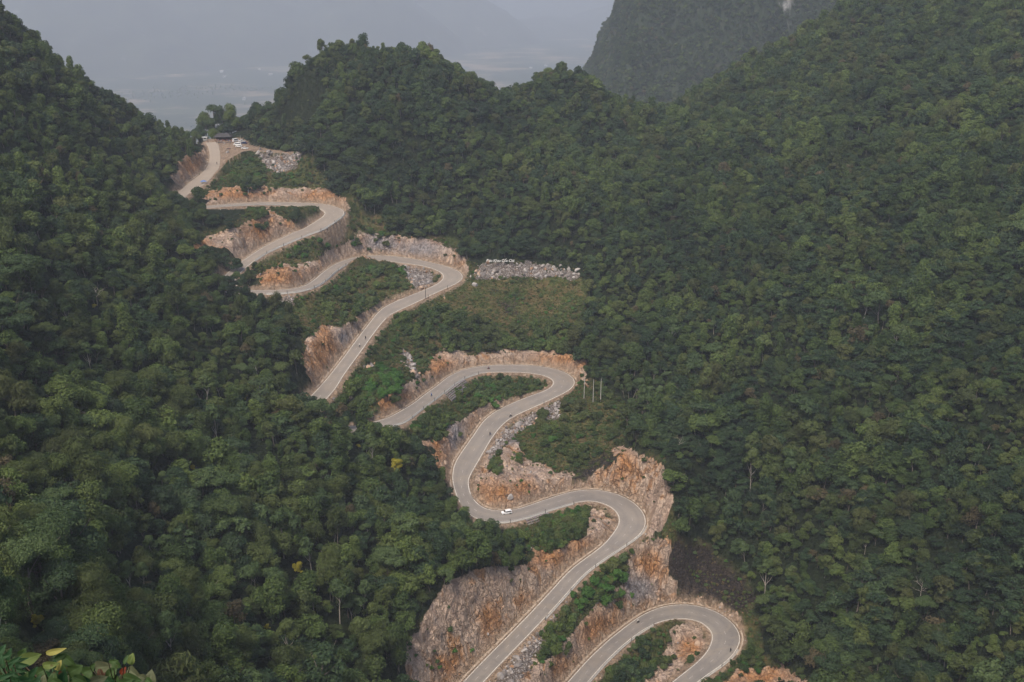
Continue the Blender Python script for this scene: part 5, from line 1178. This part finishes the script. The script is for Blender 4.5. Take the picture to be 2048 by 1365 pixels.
def hand(J,E_,s,wrist,dirv,spread):
    w_=Vector(wrist);d_=Vector(dirv).normalized();sp=Vector(spread).normalized();palm=w_+d_*.07
    nm='palm'+s;J[nm]=(tuple(palm),(.035,.018));E_.append(('wrist'+s,nm))
    for k,(off,l) in enumerate([(-.033,.075),(-.011,.088),(.011,.083),(.033,.065)]):
        a=palm+sp*off+d_*.02;b=a+d_*l*.55-Vector((0,0,.015));c=b+d_*l*.3-Vector((0,0,.03))
        J['f%d%sa'%(k,s)]=(tuple(a),.010);J['f%d%sb'%(k,s)]=(tuple(b),.009);J['f%d%sc'%(k,s)]=(tuple(c),.008)
        E_+= [(nm,'f%d%sa'%(k,s)),('f%d%sa'%(k,s),'f%d%sb'%(k,s)),('f%d%sb'%(k,s),'f%d%sc'%(k,s))]
    t1=w_+d_*.03+sp*-.05;t2=t1+d_*.05-Vector((0,0,.01));J['t'+s+'a']=(tuple(t1),.012);J['t'+s+'b']=(tuple(t2),.009);E_+=[('wrist'+s,'t'+s+'a'),('t'+s+'a','t'+s+'b')]
def stand_joints():
    J={'pelvis':((0,0,.92),(.15,.11)),'waist':((0,0,1.08),(.135,.10)),'chest':((.01,0,1.28),(.17,.115)),'neck0':((.0,0,1.46),(.07,.06)),'neck':((.01,0,1.53),.052),'head':((.02,0,1.62),(.085,.095)),'crown':((.01,0,1.72),(.07,.08))}
    E_=[('pelvis','waist'),('waist','chest'),('chest','neck0'),('neck0','neck'),('neck','head'),('head','crown')]
    for s,y in (('l',1),('r',-1)):
        J['hip'+s]=((0,.10*y,.86),.10);J['knee'+s]=((.02,.11*y,.48),.062);J['ankle'+s]=((-.01,.11*y,.09),.042);J['toe'+s]=((.15,.12*y,.035),(.045,.03))
        J['sh'+s]=((0,.19*y,1.42),.06);J['elb'+s]=((-.03,.25*y,1.14),.043);J['wrist'+s]=((.06,.26*y,.90),.030)
        E_+=[('pelvis','hip'+s),('hip'+s,'knee'+s),('knee'+s,'ankle'+s),('ankle'+s,'toe'+s),('chest','sh'+s),('sh'+s,'elb'+s),('elb'+s,'wrist'+s)]
        hand(J,E_,s,(.06,.26*y,.90),(.15,0,-1),(1,0,0))
    return J,E_
def ride_joints():
    J={'pelvis':((-.18,0,.86),(.15,.12)),'waist':((-.16,0,1.02),(.13,.10)),'chest':((-.07,0,1.24),(.17,.12)),'neck0':((-.02,0,1.40),(.07,.06)),'neck':((.0,0,1.46),.052),'head':((.03,0,1.55),(.085,.095)),'crown':((.02,0,1.65),(.07,.08))}
    E_=[('pelvis','waist'),('waist','chest'),('chest','neck0'),('neck0','neck'),('neck','head'),('head','crown')]
    for s,y in (('l',1),('r',-1)):
        J['hip'+s]=((-.12,.11*y,.84),.10);J['knee'+s]=((.27,.20*y,.74),.065);J['ankle'+s]=((.10,.19*y,.36),.042);J['toe'+s]=((.26,.20*y,.32),(.045,.03))
        J['sh'+s]=((-.05,.19*y,1.37),.06);J['elb'+s]=((.14,.29*y,1.16),.043);J['wrist'+s]=((.38,.30*y,1.03),.030)
        E_+=[('pelvis','hip'+s),('hip'+s,'knee'+s),('knee'+s,'ankle'+s),('ankle'+s,'toe'+s),('chest','sh'+s),('sh'+s,'elb'+s),('elb'+s,'wrist'+s)]
        hand(J,E_,s,(.38,.30*y,1.03),(1,0,-.1),(0,1,0))
    return J,E_
PB={}
def person_body(pose,sh):
    if (pose,sh) in PB:return PB[(pose,sh)]
    J,E_=(stand_joints if pose=='stand' else ride_joints)()
    if pose=='stand': pick=lambda c:2 if (c.z>1.5 or (abs(c.y)>.2 and c.z<1.12)) else (1 if c.z<.95 else 0)
    else: pick=lambda c:2 if (c.z>1.44 or c.x>.31 and c.z>.9) else (1 if (c.z<.92) else 0)
    PB[(pose,sh)]=body_mesh('person_body',J,E_,[SHM_[sh],M_TRS,M_SKIN],pick);return PB[(pose,sh)]
def sph(cx,cy,cz,rx,ry,rz,zmin=-2):
    V=[(cx+x*rx,cy+y*ry,cz+z*rz) for x,y,z in ICO2[0]];return V,[f for f in ICO2[1] if min(ICO2[0][k][2] for k in f)>zmin]
def _ico2():
    bm=bmesh.new();bmesh.ops.create_icosphere(bm,subdivisions=2,radius=1);v=[tuple(x.co) for x in bm.verts];bm.verts.index_update();f=[tuple(y.index for y in x.verts) for x in bm.faces];bm.free();return v,f
ICO2=_ico2()
HEL={k:mesh('helmet',*sph(0,0,0,.145,.135,.14,-.45),[plain('helmet_'+k,c,.35,.4)]) for k,c in {'black':(.02,.02,.02),'white':(.75,.75,.73),'red':(.4,.03,.03),'blue':(.05,.15,.45)}.items()}
HAIR=mesh('hair',*sph(0,0,0,.10,.105,.11,-.25),[plain('black_hair',(.012,.010,.009),.6,.3)])
def face(o,x,z):
    nb=mesh('nose',*sph(x+.105,0,z-.02,.022,.014,.028),[M_SKIN]);add('nose',nb,o)
    for s in (-1,1): add('eye',mesh('eye',*sph(x+.09,s*.033,z+.012,.012,.014,.009),[M_BLACK]),o);add('ear',mesh('ear',*sph(x,s*.09,z-.01,.025,.012,.035),[M_SKIN]),o)
    add('mouth',mesh('mouth',*box(x+.085,x+.10,-.025,.025,z-.062,z-.052),[M_RED]),o)
def person(q,rz,pose,sh,lb,hel=None,grp=None):
    o=add('person',person_body(pose,sh),None,tuple(q),(0,0,rz));tag(o,lb,'person',grp)
    x,z=(.02,1.64) if pose=='stand' else (.03,1.57);face(o,x,z)
    if hel: add('helmet',HEL[hel],o,(x-.01,0,z+.05))
    else: add('hair',HAIR,o,(x-.02,0,z+.04))
    return o
M_BIKE={k:plain('bike_'+k,c,.35,.4) for k,c in {'black':(.02,.02,.022),'red':(.30,.03,.03),'blue':(.04,.10,.30),'white':(.6,.6,.6)}.items()}
def torus(R,r,n=18,m=6):
    V=[];Fc=[]
    for i in range(n):
        a=2*math.pi*i/n
        for j in range(m):
            b=2*math.pi*j/m;V.append(((R+r*math.cos(b))*math.cos(a),r*math.sin(b)*.9,(R+r*math.cos(b))*math.sin(a)))
    for i in range(n):
        for j in range(m): Fc.append((i*m+j,i*m+(j+1)%m,((i+1)%n)*m+(j+1)%m,((i+1)%n)*m+j))
    return V,Fc
TY=mesh('tyre',*torus(.25,.055),[M_TYRE]);RM=mesh('rim',*[*(lambda v,f:([(x,z,y) for x,y,z in v],[tuple(reversed(q)) for q in f]))(*cyl(.20,.20,-.02,.02,12))],[M_RIM])
def tp(pts,r,r1=None,n=6): v,f=tube_path(pts,r,r if r1 is None else r1,n);return v.tolist(),[tuple(x) for x in f.tolist()]
def hull(secs):
    V=[];n=len(secs[0]);
    for s in secs:V+=s
    Fc=[(j*n+i,j*n+(i+1)%n,(j+1)*n+(i+1)%n,(j+1)*n+i) for j in range(len(secs)-1) for i in range(n)]
    return V,Fc+[tuple(range(n))[::-1],tuple(range((len(secs)-1)*n,len(secs)*n))]
def sec(x,z,w,h): return [(x,w*math.cos(a),z+h*math.sin(a)) for a in [2*math.pi*k/8 for k in range(8)]]
BK={}
for k,m in M_BIKE.items():
    BK[k]=mesh('bike_body',*jl([hull([sec(-.72,.74,.05,.05),sec(-.45,.68,.11,.09),sec(-.1,.60,.12,.12),sec(.12,.52,.10,.13),sec(.34,.60,.09,.14),sec(.46,.82,.08,.10),sec(.5,.95,.06,.05)]),hull([sec(-.2,.36,.10,.08),sec(.0,.34,.13,.11),sec(.2,.38,.10,.09)])]),[m])
SEAT=mesh('bike_seat',*hull([sec(-.62,.80,.10,.04),sec(-.35,.80,.13,.05),sec(-.02,.74,.09,.05)]),[M_BLACK])
BAR=mesh('handlebar',*jl([tp([(.36,-.33,1.02),(.44,-.15,1.0),(.46,0,.97),(.44,.15,1.0),(.36,.33,1.02)],.018),tp([(.46,0,.97),(.66,0,.28)],.035,.03),tp([(.40,.2,1.0),(.42,.27,1.18)],.01),tp([(.40,-.2,1.0),(.42,-.27,1.18)],.01)]),[M_BLACK])
LMP=mesh('headlight',*sph(.53,0,.93,.04,.08,.06),[M_LAMP]);EXH=mesh('exhaust',*tp([(.05,-.14,.28),(-.3,-.16,.30),(-.72,-.17,.38)],.025,.05),[M_RIM])
def motorbike(q,rz,col,lb,grp=None,lean=0.):
    o=empty('motorbike',tuple(q),rz,lb,'motorbike',grp)
    add('bike_body',BK[col],o);add('seat',SEAT,o);add('handlebar',BAR,o);add('headlight',LMP,o);add('exhaust',EXH,o)
    for x in (-.60,.66): w_=add('wheel',TY,o,(x,0,.305));add('rim',RM,w_)
    return o
RIDERS=[((1276,1246),.2,-1,'black','white','white','rider in a white top on the lowest road leg','dark motorbike ridden along the lowest road leg'),
((1461,1303),.45,1,'black','black','black','rider in black leaving the lowest hairpin','black motorbike at the exit of the lowest hairpin'),
((977,739),.15,1,'red','grey','red','rider in grey at the top of the middle hairpin','red motorbike on the far side of the middle hairpin'),
((863,793),.1,-1,'blue','blue','blue','rider in bright blue on the middle road','blue motorbike on the middle road by the guardrail'),
((1021,834),.6,1,'black','grey','white','rider in grey near the outer edge below the middle hairpin','dark motorbike near the outer edge below the middle hairpin'),
((980,870),.35,1,'blue','black','black','rider in black on the steep road above the rocky mound','dark blue motorbike on the road above the rocky mound'),
((719,694),.4,1,'black','white','white','rider in a pale top on the upper straight, the lower of two','motorbike under the pale rider on the upper straight'),
((731,678),.55,1,'black','black','black','rider in black on the upper straight, the upper of two','black motorbike under the black rider on the upper straight'),
((434,329),.55,1,'black','black','black','rider in black on the dusty road to the pass','black motorbike climbing the dusty road to the pass'),
((399,352),-.5,-1,'black','green','black','rider in green beside the cut below the pass','dark motorbike beside the cut below the pass')]
for (uv,lat,dr,bc,sh,hl,lb,lb2) in RIDERS:
    i=road_idx(*uv);w_=RW[i]/2;q=road_pt(i,lat*w_,.01)
    # nearest spot of the paving to the surveyed place
    c=at_z(uv[0],uv[1],RC[i,2]);q=np.array([c[0],c[1],RC[i,2]+.01])
    rz=math.atan2(RT[i,1]*dr,RT[i,0]*dr);motorbike(q,rz,bc,lb2);person(q,rz,'ride',sh,lb,hl)
# ---------------------------------------------------------------- the shelter at the pass
t=NT('dark_roof_sheet');p=t.pos();t.bsdf(t.ramp(t.noise(p,1.2,4),[(.3,(.035,.033,.035)),(.7,(.075,.07,.07))]),.8,.2);M_DROOF=t.m;M_WOOD=plain('dark_wood',(.07,.045,.03),.8,.2)
q=park(447,280);SHX,SHY,SHZ=q[0],q[1],PLZ
o=empty('roadside_shelter',(SHX,SHY,SHZ),math.radians(2),'dark roofed open shelter at the pass','shelter')
w2,d2,hz=6.2,3.2,2.5
add('roof',mesh('roof',[(-w2,-d2,hz),(w2,-d2,hz),(w2,d2,hz),(-w2,d2,hz),(-w2+2.6,0,hz+2.2),(w2-2.6,0,hz+2.2),(-w2,-d2,hz-.12),(w2,-d2,hz-.12),(w2,d2,hz-.12),(-w2,d2,hz-.12)],[(0,1,5,4),(1,2,5),(2,3,4,5),(3,0,4),(6,7,1,0),(7,8,2,1),(8,9,3,2),(9,6,0,3),(9,8,7,6)],[M_DROOF]),o)
pm=mesh('post',*cyl(.09,.09,0,2.4),[M_WOOD])
for x in (-5.7,-1.9,1.9,5.7):
    for y in (-2.8,2.8): add('post',pm,o,(x,y,0))
add('back_wall',mesh('back_wall',*box(-5.6,5.6,2.6,2.7,0,2.2),[M_WOOD]),o);add('counter',mesh('counter',*jl([box(-4.5,1.5,1.0,1.7,.0,.95),box(-4.6,1.6,.9,1.8,.95,1.02)]),[M_WOOD]),o)
o=empty('white_kiosk',tuple(park(410.5,281)),math.radians(5),'small white kiosk with a flat roof left of the shelter','kiosk')
add('booth_wall',mesh('booth_wall',*box(-1.3,1.3,-1.,1.,0,2.1),[plain('kiosk_wall',(.42,.41,.38))]),o);add('roof',mesh('roof',*box(-1.9,1.6,-1.3,1.3,2.103,2.35),[M_WHITE]),o);add('window',mesh('window',*box(-.8,.8,-1.03,-1.003,1.0,1.75),[M_GLASS]),o)
pr=random.Random(4);cols=['orange','pink','white','red','white','pink','orange','black','grey','blue','white','red']
PLC=['far left','left','middle','right']
for k in range(12):
    u_=431+k*2.9;v_=284.2+pr.uniform(-.5,.9);c=cols[k]
    person(park(u_,v_),pr.uniform(-2.8,-.4),'stand',c,'person in a %s top standing in front of the shelter'%c,None,'people in %s tops at the shelter'%c)
for k in range(7):
    u_=433+k*4.6;c=['red','black','blue','white'][k%4]
    motorbike(park(u_,286.2+(k%2)*.5),math.radians(70+pr.uniform(-20,20)),c,'%s motorbike parked in the row before the shelter'%c,'parked %s motorbikes at the shelter'%c)
for k,(u_,v_,c) in enumerate([(456,299.5,'black'),(459.5,299,'red'),(470,300,'blue')]): motorbike(park(u_,v_),math.radians(20+40*k),c,'%s motorbike parked at the edge of the dusty square'%c)
person(park(416.5,286),-1.5,'stand','black','person in black standing beside the white kiosk')
# plastic tables under the shelter
M_PL=plain('red_plastic',(.45,.06,.04),.5,.3)
TB=mesh('tabletop',*box(-.45,.45,-.45,.45,.70,.75),[M_PL]);LG=mesh('leg',*box(-.03,.03,-.03,.03,0,.70),[M_PL])
for k in range(3):
    o=empty('plastic_table',(SHX-3.5+k*3.2,SHY-1.6,SHZ),0,'red plastic table under the dark shelter roof','table','red tables under the shelter');add('tabletop',TB,o)
    for a in (-.38,.38):
        for b in (-.38,.38): add('leg',LG,o,(a,b,0))
# blue tarpaulin cover by the road
i=road_idx(407,360);q=at_z(407,364,RC[i,2])
bmv=[];
for a in range(7):
    for b in range(5): x,y=(a/6-.5)*3.6,(b/4-.5)*2.2;bmv.append((x,y,.9*math.exp(-(x*x*.5+y*y*.9))+.12*math.sin(5*x+3*y)+.1))
fs=[(a*5+b,(a+1)*5+b,(a+1)*5+b+1,a*5+b+1) for a in range(6) for b in range(4)]
tag(add('blue_tarpaulin',mesh('blue_tarpaulin',bmv,fs,[plain('blue_sheet',(.06,.18,.50),.5,.3)],True),None,(q[0],q[1],q[2]),(0,0,.3)),'crumpled bright blue tarpaulin lying at the roadside below the pass','tarpaulin')
# ---------------------------------------------------------------- plants right in front of the viewpoint
def leafmat(name,c,c2,rough=.45):
    t=NT(name);p=t.pos();f=t.noise(p,22.,4);c_=t.mix(f,c,c2);ac=t.attr('across');al=t.attr('along');vn=t.math('MAXIMUM',t.ramp(ac,[(.03,(1,1,1)),(.14,(0,0,0))]),t.math('MULTIPLY',t.ramp(t.math('FRACT',t.math('MULTIPLY',t.math('SUBTRACT',al,t.math('MULTIPLY',ac,.22)),7.)),[(.0,(1,1,1)),(.13,(0,0,0))]),.5));c_=t.mix(t.math('MULTIPLY',vn,.5),c_,tuple(min(.5,x*1.7+.03) for x in c));sp_=t.ramp(t.noise(p,38.,3),[(.66,(0,0,0)),(.72,(1,1,1))]);c_=t.mix(t.math('MULTIPLY',sp_,.6),c_,(.09,.055,.02));b=t.n('BsdfPrincipled',i_Roughness=.6);b.inputs['Specular IOR Level'].default_value=.2;t.link(c_,b.inputs['Base Color'])
    tr=t.n('BsdfTranslucent');t.link(c_,tr.inputs[0]);mx=t.n('MixShader');mx.inputs[0].default_value=.25;t.link(b.outputs[0],mx.inputs[1]);t.link(tr.outputs[0],mx.inputs[2]);t.link(mx.outputs[0],t.out.inputs[0]);return t.m
LM={'dk':leafmat('near_leaf_dark',(.018,.05,.02),(.03,.075,.025)),'gr':leafmat('near_leaf_green',(.035,.07,.02),(.06,.095,.03)),'lt':leafmat('near_leaf_light',(.095,.14,.035),(.14,.17,.05)),'ye':leafmat('near_leaf_yellow',(.27,.26,.06),(.34,.30,.10)),'rd':leafmat('near_leaf_red',(.16,.03,.013),(.10,.025,.012)),'or':leafmat('near_leaf_orange',(.50,.26,.06),(.35,.15,.05)),'ol':leafmat('near_leaf_olive',(.085,.10,.05),(.12,.125,.07)),'br':leafmat('near_leaf_brown',(.10,.05,.03),(.06,.035,.02))}
ER=np.array([1,0,0.]);EU=np.array([0,SP,CP]);EF=np.array([0,CP,-SP])   # the viewer's right, up and forward
lg=np.random.default_rng(21)
def leaf_patch(u_,v_,ln,wd,ang,D,tilt=.4,curl=.25,point=1.2):
    """one bent leaf blade: length/width in survey pixels, real size at distance D"""
    c=at_d(u_,v_,D);s=D/F;a=math.radians(ang);ax=ER*math.cos(a)+EU*math.sin(a);bx=-ER*math.sin(a)+EU*math.cos(a)
    n=EF*-1;t2=lg.uniform(-tilt,tilt);ax=ax*math.cos(t2)+n*math.sin(t2);ax/=np.linalg.norm(ax);n=np.cross(ax,bx);bx=np.cross(n,ax)
    nl,nw=11,7;V=[]
    for i in range(nl):
        x=i/(nl-1);w_=math.sin(math.pi*min(1,x*.97+.03)**(.75))**.8*(1 if x<.6 else 1-(x-.6)*.35)
        for j in range(nw):
            y=j/(nw-1)*2-1
            V.append(c+ax*(x-.5)*ln*s+bx*y*w_*wd*.5*s+n*(abs(y)*w_*wd*.18*s-curl*ln*s*((x-.5)**2)*1.2+.03*wd*s*math.sin(9*x+3*y)))
    return np.array(V),gridfaces(nl,nw)
PL=[('long leaved dark green bush at the lower left corner in front of the viewpoint','bush',[(28,1322,36,9,30,'dk'),(38,1321,40,9,12,'dk'),(43,1331,30,12,-5,'dk'),(37,1341,34,10,-15,'dk'),(46,1347,26,9,-42,'dk'),(14,1352,40,9,20,'dk'),(5,1323,30,10,105,'dk'),(18,1309,30,11,68,'dk'),(4,1300,26,13,60,'dk'),(24,1360,26,16,10,'or'),(8,1342,28,10,150,'dk'),(40,1359,34,20,20,'dk'),(20,1333,30,9,48,'dk'),(52,1356,30,12,70,'gr'),(65,1346,36,14,48,'dk'),(2,1358,30,12,40,'gr'),(30,1350,30,9,-25,'dk'),(10,1313,30,9,20,'dk')],4.6),
('broad leaved light green branch with a curled yellow leaf and a red leaf','bush',[(59,1317,46,27,14,'lt'),(46,1307,30,19,55,'gr'),(111,1303,48,13,16,'ye'),(101,1330,36,16,8,'lt'),(117,1331,24,15,62,'ye'),(109,1328,21,10,82,'dk'),(122,1313,30,11,25,'gr'),(138,1322,36,19,-42,'gr'),(151,1340,36,30,30,'gr'),(124,1349,36,13,52,'rd'),(88,1341,34,22,30,'gr'),(100,1356,34,24,-20,'dk'),(144,1358,36,26,10,'gr'),(112,1342,26,14,-60,'dk'),(78,1352,30,20,60,'gr'),(128,1336,22,14,100,'gr'),(90,1362,40,22,0,'gr'),(160,1360,30,24,-30,'gr'),(132,1362,24,16,70,'ol')],5.2),
('round leaved grey green shrub with reddish stem in front of the viewpoint','bush',[(176,1343,28,25,25,'gr'),(207,1335,46,32,12,'ol'),(181,1351,30,22,-30,'gr'),(234,1330,22,17,-40,'gr'),(227,1323,22,9,10,'gr'),(263,1318,24,17,80,'lt'),(252,1319,20,8,68,'gr'),(224,1345,32,20,55,'gr'),(247,1342,18,13,60,'rd'),(268,1348,38,27,-25,'ol'),(289,1358,24,18,-30,'ol'),(247,1356,28,20,75,'ol'),(214,1356,24,16,-50,'br'),(197,1360,36,22,15,'ol'),(232,1361,26,18,90,'gr'),(270,1364,32,22,10,'ol'),(186,1332,14,9,40,'gr'),(203,1350,26,13,-70,'br'),(300,1366,26,16,-40,'gr'),(168,1362,30,24,60,'gr')],5.6)]
PART={'dk':'dark_foliage','gr':'green_foliage','lt':'light_foliage','ye':'yellow_leaf','rd':'red_leaf','or':'orange_leaf','ol':'olive_foliage','br':'brown_leaf'}
M_RSTEM=plain('reddish_stem',(.060,.045,.022),.7,.2)
for lb,cat,lv,D0 in PL:
    lv=list(lv)
    us=[q_[0] for q_ in lv]
    for _ in range(34): lv.append((lg.uniform(min(us)-8,max(us)+8),lg.uniform(1352,1400),lg.uniform(26,40),lg.uniform(12,26),lg.uniform(-40,100),['dk','gr','ol'][lg.integers(0,3)] if 'dark' not in lb else 'dk'))
    cu_=np.mean(us);base=at_d(cu_,1440,D0);gz=float(zat(base[0],base[1]));o=empty('near_bush',(base[0],base[1],min(gz,base[2]-.3)),0,lb,cat);ob=np.array(o.location)
    by={};stems=[]
    for (u_,v_,ln,wd,an,cl) in lv:
        Dk=D0+lg.uniform(-.35,.35);by.setdefault(cl,[]).append(leaf_patch(u_,v_,ln,wd,an,Dk))
        a=math.radians(an);p0=at_d(u_-math.cos(a)*ln*.47,v_+math.sin(a)*ln*.47,Dk);m_=at_d(.6*u_+.4*cu_,v_+45,D0+.05)
        stems.append(tp([p0-ob,(p0*.5+m_*.5)-ob+np.array([0,0,-.01]),m_-ob,base*.5+m_*.5-ob],.0018,.004,5))
    stems.append(tp([base*.5+at_d(cu_,1400,D0)*.5-ob,base-ob,np.array([0,0,-.3])],.012,.03,6))
    for cl,pa in by.items():
        v,f=join(pa);lm_=mesh(PART[cl],v-ob,f,[LM[cl]],True);g_=np.array([[abs(j/6*2-1),i/10] for i in range(11) for j in range(7)]);fattr(lm_,'across',np.tile(g_[:,0],len(pa)));fattr(lm_,'along',np.tile(g_[:,1],len(pa)));add(PART[cl],lm_,o)
    v,f=jl(stems);add('stem',mesh('stem',v,f,[M_RSTEM]),o)
log('props done')
# ---------------------------------------------------------------- camera, light
cam=bpy.data.cameras.new('camera');co=bpy.data.objects.new('camera',cam);COL.objects.link(co)
cam.sensor_width=36;cam.lens=36*F/2048;cam.clip_start=.1;cam.clip_end=60000
co.location=(0,0,0);co.rotation_euler=(math.radians(90)-PITCH,0,0);SC.camera=co
w=bpy.data.worlds.new('World');SC.world=w;w.use_nodes=True;nt=w.node_tree
sky=nt.nodes.new('ShaderNodeTexSky');sky.sky_type='NISHITA';sky.sun_disc=False
SUN_EL,SUN_AZ=math.radians(58),math.radians(205)
sky.sun_elevation=SUN_EL;sky.sun_rotation=SUN_AZ;sky.air_density=1.0;sky.dust_density=4.0;sky.ozone_density=.6
bg=nt.nodes['Background'];nt.links.new(sky.outputs[0],bg.inputs[0]);bg.inputs[1].default_value=.10
sl=bpy.data.lights.new('sun','SUN');sl.energy=1.5;sl.angle=math.radians(12);sl.color=(1,.90,.77)
so=bpy.data.objects.new('sun',sl);COL.objects.link(so)
d=Vector((math.sin(SUN_AZ)*math.cos(SUN_EL),math.cos(SUN_AZ)*math.cos(SUN_EL),math.sin(SUN_EL)))
so.rotation_euler=(-d).to_track_quat('-Z','Y').to_euler()
SC.view_settings.view_transform='Standard';SC.view_settings.look='None';SC.view_settings.gamma=1;SC.view_settings.exposure=.95
SC.cycles.max_bounces=6;SC.cycles.diffuse_bounces=3;SC.cycles.glossy_bounces=2;SC.cycles.transmission_bounces=2;SC.cycles.volume_bounces=1;SC.cycles.transparent_max_bounces=4
log('done')
